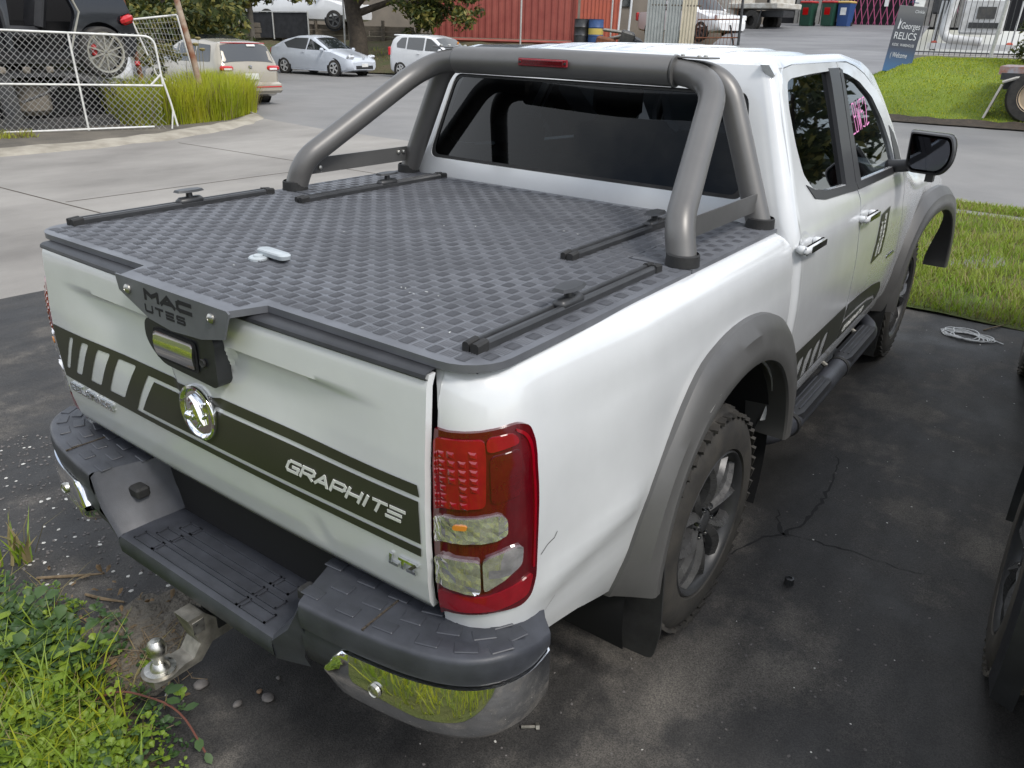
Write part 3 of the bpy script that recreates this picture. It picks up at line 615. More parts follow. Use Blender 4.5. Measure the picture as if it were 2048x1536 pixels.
# tie-down rails with sliding cleats
def rail(x, y0, y1, cy):
    r_ = MB(); c = Vector((x, 0, LZ))
    for dx, wd in ((-.012, .012), (.010, .016)):
        P = [(-wd / 2, .001), (wd / 2, .001), (wd / 2, .014), (wd / 4, .020), (-wd / 4, .020), (-wd / 2, .014)]
        r_.prism([(x + dx + a, y0, LZ + b) for a, b in P], (0, y1 - y0, 0))
    r_.box((x, (y0 + y1) / 2, LZ + .004), (.02, y1 - y0 - .01, .006))
    ro = r_.build('tie_rail', 'rail_black', lid, 30)
    for yy, d in ((y0, -1), (y1, 1)):
        for dx, wd in ((-.012, .016), (.010, .020)):
            MB().prism([(x + dx - wd / 2, yy - d * .03, LZ + .001), (x + dx + wd / 2, yy - d * .03, LZ + .001), (x + dx + wd / 2, yy - d * .03, LZ + .019), (x + dx + wd / 4, yy - d * .03, LZ + .023), (x + dx - wd / 4, yy - d * .03, LZ + .023), (x + dx - wd / 2, yy - d * .03, LZ + .019)], (0, d * .034, -.003)).build('end_cap', 'rubber', ro, 30)
    cl = MB(); cl.cbox((x, cy, LZ + .020), (.036, .095, .026), .009); cl.tube([(x, cy, LZ + .03), (x, cy, LZ + .052)], [.012, .009], 10)
    c_ = cl.build('cleat', 'rail_black', ro, 50)
    wing = [(-.016, -.048), (.016, -.048), (.026, -.02), (.026, .02), (.016, .048), (-.016, .048), (-.026, .02), (-.026, -.02)]
    k = MB(); n = 8; k.add([V(x + a, cy + b, LZ + .050) for a, b in wing] + [V(x + a * .8, cy + b * .9, LZ + .057) for a, b in wing], [tuple(range(7, -1, -1)), tuple(range(8, 16))] + [(i, (i + 1) % 8, 8 + (i + 1) % 8, 8 + i) for i in range(8)])
    k.build('wing_nut', 'rail_black', c_, 30)
rail(.765, -1.045, -.275, -.70); rail(-.800, -1.02, -.29, -.62); rail(.535, -.345, .40, .17); rail(-.585, -.335, .43, .10)
# --- sports bar
def hoop(sg):
    return fillet([(sg * .798, -.176, LZ + .002), (sg * .765, -.153, 1.371), (sg * .598, .400, 1.728), (0, .310, 1.736)], [0, .09, .17, 0], 12)
h1 = hoop(-1) + hoop(1)[::-1][1:]
bar_o = MB().tube(h1, .0412, 20).build('sports_bar', 'graphite_metal', T, 50)
for sg in (-1, 1):
    MB().tube(fillet([(sg * .788, .437, LZ + .002), (sg * .595, .468, 1.722), (sg * .40, .43, 1.728)], [0, .14, 0], 10), .0400, 18).build('front_leg', 'graphite_metal', bar_o, 50)
    for yy, xx in ((-.176, .798), (.437, .788)): MB().lathe([(0, .0475), (.030, .0455), (.034, .0415)], (sg * xx, yy, LZ + .001), 'z', 22).build('foot', 'rubber', bar_o)
    stt = MB().box((sg * .772, .135, 1.345), (.006, .55, .058)); so = stt.build('brace', 'flare_grey', bar_o, 0)
    for yy in (-.108, -.075, .355, .385):
        MB().lathe([(0, .009), (-.006 * sg, .008), (-.009 * sg, .004), (-.009 * sg, 0)], (sg * .769, yy, 1.345 + (.010 if abs(yy) > .1 else -.008)), 'x', 12).build('bolt', 'zinc', so)
slv = []
for x in np.linspace(-.44, .46, 14):
    slv.append([(x, .310 + .150 * abs(x) ** 1.3 + .0535 * math.cos(a), 1.735 - .012 * abs(x) + .0475 * math.sin(a)) for a in np.linspace(0, 2 * math.pi, 28, endpoint=False)])
so = rows('centre_sleeve', slv, 'graphite_metal', bar_o, True, 50)
for x in (-.443, .463): MB().tube([(x - .004, .310 + .150 * abs(x) ** 1.3, 1.735 - .012 * abs(x)), (x + .004, .310 + .150 * abs(x) ** 1.3, 1.735 - .012 * abs(x))], .0490, 28).build('sleeve_ring', 'flare_grey', bar_o)
for sg in (-1, 1):
    MB().cbox((sg * .50, .405, 1.7720), (.15, .09, .005), .003).build('top_bracket', 'graphite_metal', bar_o, 30)
    for dx, dy in ((-.05, -.02), (.03, -.02), (-.05, .03), (.03, .03)): MB().lathe([(0, .007), (.004, .007), (.007, .004), (.007, 0)], (sg * .50 + dx, .405 + dy, 1.774), 'z', 10).build('bolt', 'zinc', bar_o)
bl = MB().cbox((.018, .2565, 1.738), (.205, .008, .026), .004).build('brake_lamp', 'red_lens', bar_o, 30)
MB().cbox((.018, .2525, 1.738), (.17, .003, .015), .001).build('lamp_strip', 'red_dark', bl, 30)
for dx in (-.093, .093): MB().lathe([(0, .005), (-.003, .004), (-.003, 0)], (.018 + dx, .2525, 1.738), 'y', 10).build('screw', 'rubber', bl)
# --- cab shell
CRR = .05
def cab(u, z, off=0.0):
    sg = 1 if u >= 0 else -1; a = abs(u); xs = S(.5, z); y0 = yb(z)
    if a <= 1: p = (a * (xs - CRR), y0 - .012 * (1 - a * a)); n = (0, -1)
    elif a <= 2:
        t = (a - 1) * math.pi / 2; n = (math.sin(t), -math.cos(t)); p = (xs - CRR + CRR * n[0], y0 + CRR + CRR * n[1])
    else: y = y0 + CRR + (a - 2); p = (S(y, z), y); n = (1, 0)
    return Vector((sg * (p[0] + n[0] * off), p[1] + n[1] * off, z))
cu = lambda y, z: 2 + y - yb(z) - CRR
rde = [(.535, .56), (.535, .86), (.535, 1.2), (.54, 1.3), (.555, 1.43), (.59, 1.58), (.62, 1.67), (.655, 1.722), (.72, 1.745)]
def rim(sg): return [(sg * (cu(y, z) - .0), z) for y, z in rde]
win = roundpoly([(-.89, 1.330), (.86, 1.330), (.935, 1.668), (-.962, 1.668)], [.05, .05, .05, .05], 6)
back = patch('cab_back', rim(1) + [(1.0, 1.752), (-1.0, 1.752)] + rim(-1)[::-1] + [(-1.45, .56), (-1.4, 1.02), (1.4, 1.02), (1.45, .56)], cab, 'white_paint', T, holes=[win], step=.05, smooth=50, flange=lambda u, z: (0, .02, 0))
patch('rear_window', roundpoly([(-.90, 1.322), (.875, 1.322), (.945, 1.676), (-.970, 1.676)], .05, 5), lambda u, z: cab(u, z, -.010), 'tint_glass', T, step=.08)
patch('window_seal', roundpoly([(-.898, 1.325), (.870, 1.325), (.940, 1.672), (-.966, 1.672)], .05, 5), lambda u, z: cab(u, z, -.006), 'rubber', T, holes=[roundpoly([(-.872, 1.342), (.842, 1.342), (.918, 1.656), (-.945, 1.656)], .05, 5)], step=.06)
# doors
WR = roundpoly([(.735, 1.700), (.79, 1.711), (1.03, 1.720), (1.39, 1.727), (1.30, 1.312), (.91, 1.330), (.77, 1.355), (.70, 1.41), (.685, 1.506), (.695, 1.623)], .02, 3)
WF = roundpoly([(1.45, 1.722), (1.58, 1.708), (1.755, 1.675), (1.94, 1.605), (2.06, 1.505), (2.13, 1.40), (2.150, 1.315), (2.135, 1.290), (1.36, 1.308)], .02, 3)
spl = [(1.455, 1.756), (1.345, 1.31), (1.385, 1.24), (1.365, 1.1), (1.39, .89), (1.395, .757), (1.42, .56)]
RD = [(.535 + .006, .56), (.541, .86), (.541, 1.2), (.546, 1.3), (.561, 1.43), (.596, 1.58), (.626, 1.67), (.661, 1.718), (.72, 1.740), (.85, 1.752)] + [(a - .0055, b) for a, b in spl]
FD = [(a + .0055, b) for a, b in spl[::-1]] + [(1.62, 1.752), (1.74, 1.735), (1.88, 1.700), (2.06, 1.625), (2.18, 1.54), (2.28, 1.43), (2.31, 1.34), (2.30, 1.25), (2.315, 1.1), (2.375, .94), (2.41, .80), (2.43, .66), (2.42, .56)]
fl = lambda sg: (lambda y, z: (-.03 * sg, 0, 0))
def sidefn(sg, off=0.0):
    return lambda y, z: V(sg * (S(y, z) + off + (.010 * math.exp(-((z - 1.15) / .045) ** 2) * 0)), y, z)
FND = [(2.308, 1.26), (2.323, 1.1), (2.383, .94), (2.418, .80), (2.438, .66), (2.428, .56), (2.50, .56), (2.52, .72), (2.62, .86), (2.80, .95), (3.1, 1.0), (3.45, .98), (3.62, 1.0), (3.55, 1.06), (3.3, 1.13), (3.0, 1.175), (2.7, 1.20), (2.45, 1.235), (2.33, 1.275)]
for sg in (1, -1):
    rd = patch('rear_door', RD, sidefn(sg), 'white_paint', T, holes=[WR], step=.045, flange=fl(sg), smooth=50)
    patch('window', [(a, b) for a, b in roundpoly([(.72, 1.715), (1.40, 1.737), (1.31, 1.30), (.90, 1.32), (.67, 1.40), (.67, 1.62)], .02, 3)], sidefn(sg, -.014), 'window_glass', rd, step=.12)
    fd = patch('front_door', FD, sidefn(sg), 'white_paint', T, holes=[WF], step=.045, flange=fl(sg), smooth=50)
    patch('window', roundpoly([(1.43, 1.735), (1.60, 1.72), (1.96, 1.61), (2.15, 1.42), (2.165, 1.29), (2.13, 1.28), (1.34, 1.30)], .02, 3), sidefn(sg, -.014), 'window_glass', fd, step=.12)
    # black pillar covers and belt moulding
    patch('pillar_cover', [(1.30, 1.735), (1.450, 1.735), (1.345, 1.300), (1.20, 1.306)], sidefn(sg, .0035), 'frame_black', rd, step=.06, flange=fl(sg))
    patch('pillar_cover', [(1.462, 1.735), (1.50, 1.727), (1.44, 1.300), (1.353, 1.300)], sidefn(sg, .0035), 'frame_black', fd, step=.06, flange=fl(sg))
    patch('belt_moulding', [(.70, 1.375), (.77, 1.322), (.90, 1.302), (1.372, 1.277), (1.350, 1.305), (.92, 1.330), (.78, 1.352)], sidefn(sg, .004), 'frame_black', rd, step=.05, flange=fl(sg))
    patch('belt_moulding', [(1.380, 1.277), (2.16, 1.258), (2.18, 1.288), (1.356, 1.305)], sidefn(sg, .004), 'frame_black', fd, step=.05, flange=fl(sg))
    patch('quarter_trim', [(2.165, 1.29), (2.295, 1.268), (2.285, 1.36), (2.24, 1.43), (2.17, 1.47)], sidefn(sg, .003), 'frame_black', fd, step=.05, flange=fl(sg))
    # recessed handles with chrome pulls
    for dr, y0, z0 in ((rd, .585, 1.198), (fd, 1.44, 1.163)):
        yy = y0
        patch('handle_cup', [(yy + .065 * math.cos(a) - .01, z0 + .042 * math.sin(a) + .004) for a in np.linspace(0, 2 * math.pi, 20, endpoint=False)], lambda y, z: V(sg * (S(y, z) + .001 - .004 * max(0, 1 - ((y - yy) / .065) ** 2 - ((z - z0) / .045) ** 2)), y, z), 'white_paint', dr, step=.02)
        hb = MB(); xh = S(yy, z0) + .030
        hb.cbox((sg * xh, yy, z0), (.022, .205, .030), .009); hb.cbox((sg * (xh - .018), yy - .085, z0), (.034, .03, .028), .008); hb.cbox((sg * (xh - .018), yy + .085, z0), (.034, .03, .028), .008)
        ho = hb.build('door_handle', 'white_paint', dr, 50)
        MB().cbox((sg * (xh + .0105), yy + .015, z0 - .001), (.004, .165, .022), .0015).build('handle_trim', 'chrome', ho, 30)
    # sill and side graphics
    patch('sill', [(.57, .50), (2.43, .50), (2.43, .555), (.57, .555)], sidefn(sg, -.006), 'white_paint', T, step=.08, flange=(-.05 * sg, 0, 0))
    patch('door_aperture', [(.50, .50), (2.44, .50), (2.45, .8), (2.33, 1.25), (2.33, 1.35), (2.2, 1.54), (1.9, 1.70), (1.62, 1.757), (.72, 1.745), (.60, 1.66), (.52, 1.3)], sidefn(sg, -.026), 'dark_void', T, holes=[roundpoly([(.70, 1.71), (1.42, 1.735), (1.33, 1.305), (.90, 1.32), (.68, 1.40), (.67, 1.62)], .02, 3), roundpoly([(1.43, 1.735), (1.60, 1.715), (1.95, 1.605), (2.14, 1.42), (2.155, 1.30), (2.13, 1.29), (1.35, 1.305)], .02, 3)], step=.12)
    patch('roof_rail', [(.62, 1.722), (.72, 1.744), (.85, 1.755), (1.62, 1.757), (1.745, 1.739), (1.885, 1.704), (2.065, 1.629), (2.186, 1.543), (2.287, 1.43), (2.318, 1.34), (2.308, 1.26), (2.36, 1.26), (2.46, 1.30), (2.40, 1.45), (2.26, 1.585), (2.08, 1.69), (1.88, 1.752), (1.6, 1.785), (.75, 1.780), (.60, 1.755)], lambda y, z: V(sg * (S(y, min(z, 1.757)) - max(0, z - 1.757) * .9 - .03 * sstep(1.9, 2.5, y)), y, z), 'white_paint', T, step=.04, flange=fl(sg), smooth=60)
    fnd = patch('front_fender', FND, lambda y, z: V(sg * (S(min(y, 3.2), z) - .10 * sstep(1.08, 1.24, z) ** 2 * sstep(2.35, 2.8, y)), y, z), 'white_paint', T, step=.045, flange=fl(sg))
sgd = lambda y, z: V(S(y, z) + .0022, y, z)
dslots = []
for i in range(4):
    a = .715 + i * .118; dslots.append([(a - .01, .700), (a + .015, .730), (a + .072, .734), (a + .076, .70), (a + .066, .664), (a + .080, .618), (a + .006, .618), (a - .008, .665)])
patch('side_graphic', [(.545, .790), (1.372, .782), (1.405, .745), (1.405, .612), (.545, .612)], sgd, 'graphite_vinyl', T, holes=dslots, step=.03)
patch('side_graphic', [(1.43, .775), (1.65, .768), (1.95, .745), (2.16, .712), (2.225, .665), (2.225, .622), (2.19, .60), (2.10, .655), (1.90, .685), (1.65, .700), (1.43, .705)], sgd, 'graphite_vinyl', T, step=.03)
sgr = patch('side_graphic', [(1.425, .690), (1.65, .685), (1.90, .670), (2.09, .640), (2.14, .605), (1.425, .605)], sgd, 'graphite_vinyl', T, step=.03)
mb = MB(); letters(mb, 'GRAPHITE', lambda u, v, h: V(S(u, v) + .003 + h, u, v), 1.46, 1.84, .630, .660, .008, gap=.3, lean=.4, depth=.001); mb.build('lettering', 'white_vinyl', sgr, 0)
pq = patch('door_plaque', [(1.80, 1.112), (1.985, 1.125), (1.955, .905), (1.735, .893)], sgd, 'graphite_vinyl', T, step=.04)
def rot(u0, v0): return lambda u, v, h: V(S(v0 + v, u0 + u) + .003 + h, v0 + v - (u - 0.0) * -.15 - .03, u0 + u)
mb = MB(); letters(mb, 'GRAPHITE', rot(.92, 1.885), 0, .18, 0, .034, .007, gap=.35, depth=.001); letters(mb, 'EDITION', rot(.92, 1.825), 0, .15, 0, .028, .006, gap=.35, depth=.001); mb.build('lettering', 'white_vinyl', pq, 0)
MB().cbox((S(2.2, .845) + .003, 2.21, .845), (.006, .15, .016), .003).build('door_badge', 'chrome_worn', T, 30)
# number scrawled in pink marker on the front window
mb = MB(); letters(mb, 'LBW52', lambda u, v, h: V(S(u, v) - .0135 + .002 + h, u, v + (u - 1.55) * .10), 1.520, 1.790, 1.475, 1.590, .0046, gap=.42, depth=.0006); mb.build('marker_writing', 'pink_marker', T, 0)
# roof with long ribs and dark ditches
def roofz(x, y):
    dz = -.05 * (1 - sstep(.60, .70, y)) - .018 * (1 - sstep(.64, 1.0, y)) - .035 * sstep(1.5, 2.0, y); ax = abs(x)
    return 1.797 - .030 * (ax / .6) ** 2.2 + dz - (.022 if ax > .585 else 0)
RF = []
for y in [.612, .62, .64, .68, .75] + list(np.linspace(.85, 1.75, 10)) + [1.85, 1.93, 1.99]:
    row = []; dz = -.05 * (1 - sstep(.60, .70, y)) - .018 * (1 - sstep(.64, 1.0, y)) - .035 * sstep(1.5, 2.0, y); kx = 1 - .028 * max(0, y - .5) / .7
    for x in np.linspace(-.625, .625, 91):
        ax = abs(x); z = 1.797 - .030 * (ax / .6) ** 2.2
        r_ = 0
        for c in (0, .16, .32, .46): r_ += sstep(.045, .025, abs(ax - c)) * .009
        z += r_ * sstep(.70, .9, y) * (1 - sstep(1.7, 1.9, y))
        if ax > .585: z -= .022
        row.append((x * kx, y, z + dz))
    RF.append(row)
roof = rows('roof', RF, 'white_paint', T, False, 60)
for sg in (1, -1): rows('roof_ditch', [[(sg * x * (1 - .04 * max(0, y - .5)), y - .004, roofz(.60, y) + .004) for x in (.600 + .006 * sstep(.6, .9, y), .622)] for y in np.concatenate([np.linspace(.606, .72, 8), np.linspace(.75, 1.95, 10)])], 'frame_black', roof)
WS = [[(x * (.60 + .12 * t), 1.985 + .72 * t + .05 * (1 - abs(x) ** 2) * t, 1.757 - .55 * t - .03 * abs(x) ** 3 * (1 - t)) for x in np.linspace(-1, 1, 14)] for t in np.linspace(0, 1, 8)]
rows('windscreen', WS, 'screen_glass', T)
rows('bonnet', [[(x * (.735 - .10 * t), 2.70 + 1.0 * t, 1.205 - .10 * t ** 1.5 - .05 * abs(x) ** 3) for x in np.linspace(-1, 1, 14)] for t in np.linspace(0, 1, 8)], 'white_paint', T)
# --- wheel arch flares
OUT = [(-.585, .44), (-.575, .53), (-.523, .711), (-.441, .853), (-.299, 1.003), (-.149, 1.058), (.031, 1.075), (.207, 1.055), (.378, .990), (.510, .882), (.605, .739), (.655, .60), (.67, .50)]
INN = [(-.47, .44), (-.462, .53), (-.425, .675), (-.355, .795), (-.235, .885), (-.115, .928), (.025, .942), (.165, .920), (.305, .857), (.410, .760), (.475, .655), (.505, .56), (.51, .50)]
def smooth_line(P, n):
    P = [Vector((*p, 0)) for p in P]; o = []
    for i in range(n):
        t = i / (n - 1) * (len(P) - 1); k = min(int(t), len(P) - 2); f = t - k; p0, p1, p2, p3 = P[max(0, k - 1)], P[k], P[k + 1], P[min(len(P) - 1, k + 2)]
        o.append(.5 * ((2 * p1) + (p2 - p0) * f + (2 * p0 - 5 * p1 + 4 * p2 - p3) * f * f + (3 * p1 - p0 - 3 * p2 + p3) * f ** 3))
    return o
def flare(sg, dy, twist):
    A, B = smooth_line(OUT, 48), smooth_line(INN, 48); R_ = []
    for i, (a, b) in enumerate(zip(A, B)):
        xb = lin(a.y, TZ, TX) if dy == 0 else S(3.1, a.y) + .06; e = min(1, min(i, 47 - i) / 5.0); k = .6 + .4 * e
        def P(t, x): q = a.lerp(b, t); return (sg * (x + twist(q.x)), dy + q.x, q.y)
        xw = .978 if dy == 0 else .978
        R_.append([P(-.02, xb - .012), P(0, xb + .010 * k), P(.10, xb + .024 * k), P(.32, xb + (xw - xb) * .72 * k + .006), P(.58, xw - .004), P(.66, xw + .002), P(.85, xw + .003), P(.97, xw - .002), P(1.0, xw - .010), P(1.0, xw - .035), P(.985, xw - (.16 if dy == 0 else .05 + .09 * sstep(.62, .95, i / 47)))])
    return R_
for sg in (1, -1):
    fo = rows('wheel_flare', flare(sg, 0, lambda y: 0), 'flare_grey', T, False, 28)
    if sg == 1:
        sc_ = MB()
        for (y, z, L_, a) in ((-.255, .930, .07, .5), (-.475, .60, .04, .6)): sc_.box((.9755, y, z), (.004, L_, .0014), Matrix.Rotation(a, 3, 'X'))
        sc_.build('scratch', 'zinc', fo, 0)
fr = rows('wheel_flare', flare(1, 3.10, lambda y: -.075 * (1 - sstep(-.65, .35, y)) + .012 * sstep(0, .6, y)), 'flare_grey', T, False, 28); fr['label'] = 'front wheel flare hanging loose from the wing'
rows('wheel_flare', flare(-1, 3.10, lambda y: -.07), 'flare_grey', T, False, 28)
for sg in (1, -1):
    rows('arch_liner', [[(sg * x, .545 * math.cos(a), .387 + .545 * math.sin(a)) for a in np.linspace(-.35, math.pi + .30, 26)] for x in (.40, .905)], 'dark_void', T)
    rows('arch_liner', [[(sg * x, 3.10 + .60 * math.cos(a), .387 + .56 * math.sin(a)) for a in np.linspace(.9, math.pi + .3, 22)] for x in (.40, .80)], 'dark_void', T)
MB().box((0, 1.3, .52), (1.10, 4.4, .34)).build('chassis', 'dark_void', T, 0)
MB().box((0, 1.5, .60), (1.66, 1.9, .12)).build('floor_pan', 'dark_void', T, 0)
MB().box((0, -.30, .70), (1.50, 1.50, .30)).build('tray_floor', 'dark_void', T, 0)
MB().box((0, 1.45, .80), (1.50, 1.80, .30)).build('cabin_floor', 'dark_void', T, 0)
MB().cbox((0, .80, 1.10), (1.34, .16, .52), .05, Matrix.Rotation(-.18, 3, 'X')).cbox((0, 1.05, .98), (1.34, .45, .14), .05).build('rear_seat', 'seat_cloth', T, 40)
for x in (-.42, 0, .42): MB().cbox((x, .735, 1.43), (.27, .10, .16), .045).build('headrest', 'seat_cloth', T, 40)
for x in (-.37, .37):
    st_ = MB().cbox((x, 1.60, 1.14), (.50, .16, .62), .06, Matrix.Rotation(-.2, 3, 'X')).cbox((x, 1.90, .98), (.50, .52, .14), .05).build('front_seat', 'seat_cloth', T, 40); MB().cbox((x, 1.50, 1.54), (.27, .11, .19), .045).build('headrest', 'seat_cloth', st_, 40)
MB().cbox((0, 2.48, 1.12), (1.36, .40, .22), .08).build('dashboard', 'seat_cloth', T, 40)
MB().tube([(.37 + .185 * math.cos(a), 2.20 + .07 * math.sin(a), 1.17 + .17 * math.sin(a)) for a in np.linspace(0, 2 * math.pi, 25)], .016, 8).build('steering_wheel', 'rubber', T)
MB().grid([[(x, y, 1.735 - .02 * sstep(1.5, 1.9, y)) for x in (-.56, .56)] for y in (.68, 1.2, 1.85)]).build('headlining', 'seat_cloth', T, 0)
MB().cbox((0, 1.90, 1.62), (.24, .03, .07), .012).build('rear_view_mirror', 'rubber', T, 40)
for sg in (1, -1):
    f_ = patch('mud_flap', roundpoly([(.70, .175), (.972, .185), (.985, .28), (.968, .50), (.905, .585), (.70, .585)], .02, 3), lambda x, z: V(sg * x, -.445 - .06 * (.585 - z) + .02 * (x - .7), z), 'rubber', T, step=.06, flange=(0, .008, 0))
patch('mud_flap', [(.62, .17), (.86, .17), (.87, .55), (.62, .55)], lambda x, z: V(x, 2.56 - .05 * (.55 - z), z), 'rubber', T, step=.06, flange=(0, .008, 0))
# --- wheels
def wheel(name, R=.387, W=.265, tyre='tyre_rubber', rimm='rim_grey', spokes=6, rr=.245):
    e = bpy.data.objects.new(name, None); COL.objects.link(e); e.parent = T; h = W / 2
    prof = [(-h + .03, rr), (-h + .004, rr + .012), (-h, rr + .06), (-h + .008, R - .055), (-h + .028, R - .018), (-h + .055, R - .004), (0, R), (h - .055, R - .004), (h - .028, R - .018), (h - .008, R - .055), (h, rr + .06), (h - .004, rr + .012), (h - .03, rr)]
    ty = MB().lathe(prof, (0, 0, 0), 'x', 60).build('tyre', tyre, e, 60)
    tb = MB(); n = 46
    for k in range(n):
        a = 2 * math.pi * k / n
        for sd in (-1, 1):
            aa = a + (.5 * 2 * math.pi / n if sd > 0 else 0); M = Matrix.Rotation(aa, 3, 'X')
            tb.box(M @ V(sd * (h - .034), 0, R - .0200), (.046, .038, .012), M @ Matrix.Rotation(.25 * sd, 3, 'Z'))
            tb.box(M @ V(sd * .045, .012, R - .004), (.052, .026, .014), M @ Matrix.Rotation(-.45 * sd, 3, 'Z'))
    tb.build('tread', tyre, ty, 0)['kind'] = 'stuff'
    rm = MB().lathe([(h - .012, rr + .006), (h - .006, rr), (h - .016, rr - .014), (h - .05, rr - .022), (-h + .03, rr - .03), (-h + .02, rr)], (0, 0, 0), 'x', 48).build('rim', 'rail_black', e, 50)
    MB().lathe([(-.02, rr - .01), (-.02, .0)], (0, 0, 0), 'x', 30).build('brake_disc', 'dark_void', e)
    proto = {}
    for k in range(spokes):
        for br in (-1, 1):
            if br not in proto:
                P = []
                for i in range(7):
                    t = i / 6; r_ = .045 + (rr - .058) * t; an = br * (.02 + .30 * t ** 1.6); x = h - .044 + .018 * math.sin(t * math.pi) + .010 * t; wd = .025 - .003 * t
                    c = V(0, math.cos(an), math.sin(an)); n_ = V(0, -math.sin(an), math.cos(an))
                    P.append([c * r_ - n_ * wd * .9 + V(x - .028, 0, 0), c * r_ - n_ * wd * .75 + V(x - .004, 0, 0), c * r_ + n_ * wd * .15 + V(x + .012, 0, 0), c * r_ + n_ * wd * .75 + V(x - .004, 0, 0), c * r_ + n_ * wd * .9 + V(x - .028, 0, 0)])
                o = proto[br] = MB().grid(P).build('spoke', rimm, rm, 22)
            else:
                o = proto[br].copy(); COL.objects.link(o); o.parent = rm
            o.rotation_euler = (2 * math.pi * k / spokes, 0, 0)
    hb = MB().lathe([(h - .06, .068), (h - .045, .066), (h - .040, .040), (h - .030, .037), (h - .026, .030), (h - .024, 0)], (0, 0, 0), 'x', 24).build('hub_cap', 'rail_black', rm)
    for k in range(6):
        a = 2 * math.pi * (k + .5) / 6; MB().lathe([(h - .05, .011), (h - .028, .010), (h - .024, .006), (h - .024, 0)], (0, .054 * math.cos(a), .054 * math.sin(a)), 'x', 8).build('wheel_nut', 'chrome_worn', rm)
    return e
w1 = wheel('wheel'); w1.location = (.803, 0, .387); w1.rotation_euler = (.35, 0, 0)
w2 = dup(w1, T); w2.location = (.722, 3.096, .387); w2.rotation_euler = (.9, 0, rad(1.0))
for yy in (0, 3.096):
    w_ = dup(w1, T); w_.location = (-.80, yy, .387); w_.rotation_euler = (.2, 0, math.pi)
# --- side step
for sg in (1, -1):
    stp = MB().tube(fillet([(sg * .66, .60, .43), (sg * .845, .66, .415), (sg * .895, .80, .415), (sg * .865, 2.30, .415), (sg * .66, 2.50, .43)], [0, .10, .12, .14, 0], 8), .047, 18).build('side_step', 'bumper_plastic', T, 50)
    for y0, y1 in ((.84, 1.34), (1.60, 2.22)):
        tp = []
        for t in np.linspace(0, 1, 12):
            y = y0 + (y1 - y0) * t; e = min(1, min(t, 1 - t) / .09); x = .895 - .02 * (y - .8); wd = .042 * (.55 + .45 * math.sqrt(max(0, e)))
            tp.append([(sg * (x - wd - .004), y, .430), (sg * (x - wd), y, .452 + .008 * e), (sg * (x), y, .458 + .008 * e), (sg * (x + wd), y, .452 + .008 * e), (sg * (x + wd + .004), y, .430)])
        pd = rows('tread_pad', tp, 'black_plastic', stp, False, 30)
        for k in (-1, 0, 1): MB().cbox((sg * (.895 - .02 * ((y0 + y1) / 2 - .8) + k * .020), (y0 + y1) / 2, .467), (.007, (y1 - y0) * .78, .006), .002, Matrix.Rotation(sg * .02, 3, 'Z')).build('grip_rib', 'bumper_plastic', pd, 30)
        MB().tube([(sg * (.896 - .02 * (y0 - .8)), y0 - .02, .415), (sg * (.896 - .02 * (y0 - .8)), y0 + .005, .415)], .051, 18).build('collar', 'rubber', stp)
    for y in (.95, 1.5, 2.05): MB().tube([(sg * .60, y, .50), (sg * .80, y, .47), (sg * .87, y, .43)], .012, 8).build('bracket', 'steel_dull', stp)
# --- door mirrors
for sg in (1, -1):
    cx, cy, cz = sg * .985, 2.06, 1.368; R_ = []
    ol = roundpoly([(-.098, .092), (.078, .085), (.098, .03), (.096, -.04), (.060, -.092), (-.072, -.088), (-.092, -.06)], [.015, .022, .03, .03, .03, .022, .015], 4)
    for t, k in ((0, 1.0), (.02, 1.06), (.06, 1.04), (.10, .9), (.135, .55), (.145, .1)): R_.append([(cx + sg * a * k, cy + t, cz + b * k) for a, b in ol])
    R_.insert(0, [(cx + sg * a * .94, cy - .003, cz + b * .93) for a, b in ol])
    mo = rows('door_mirror', R_, 'frame_black', T, True, 40)
    R2 = [[(cx + sg * a * k, cy + t, cz + b * k) for a, b in ol] for t, k in ((.035, 1.075), (.065, 1.06), (.105, .92), (.14, .57), (.15, .1))]
    rows('mirror_shell', R2, 'white_paint', mo, True, 50)
    patch('mirror_glass', roundpoly([(-.082, .074), (.066, .068), (.084, .022), (.082, -.030), (.050, -.074), (-.062, -.072), (-.078, -.048)], [.015, .02, .03, .03, .03, .02, .015], 4), lambda a, b: V(cx + sg * a, cy - .0045, cz + b), 'mirror_glass', mo, step=.05)
    MB().tube(fillet([(sg * .80, 2.10, 1.292), (sg * .86, 2.10, 1.295), (sg * .93, 2.10, 1.31)], .03, 5), [.030] * 8, 12).build('mirror_arm', 'frame_black', mo)
    MB().box((sg * 1.0, 2.12, 1.262), (.035, .05, .05)).build('camera_pod', 'frame_black', mo, 0)
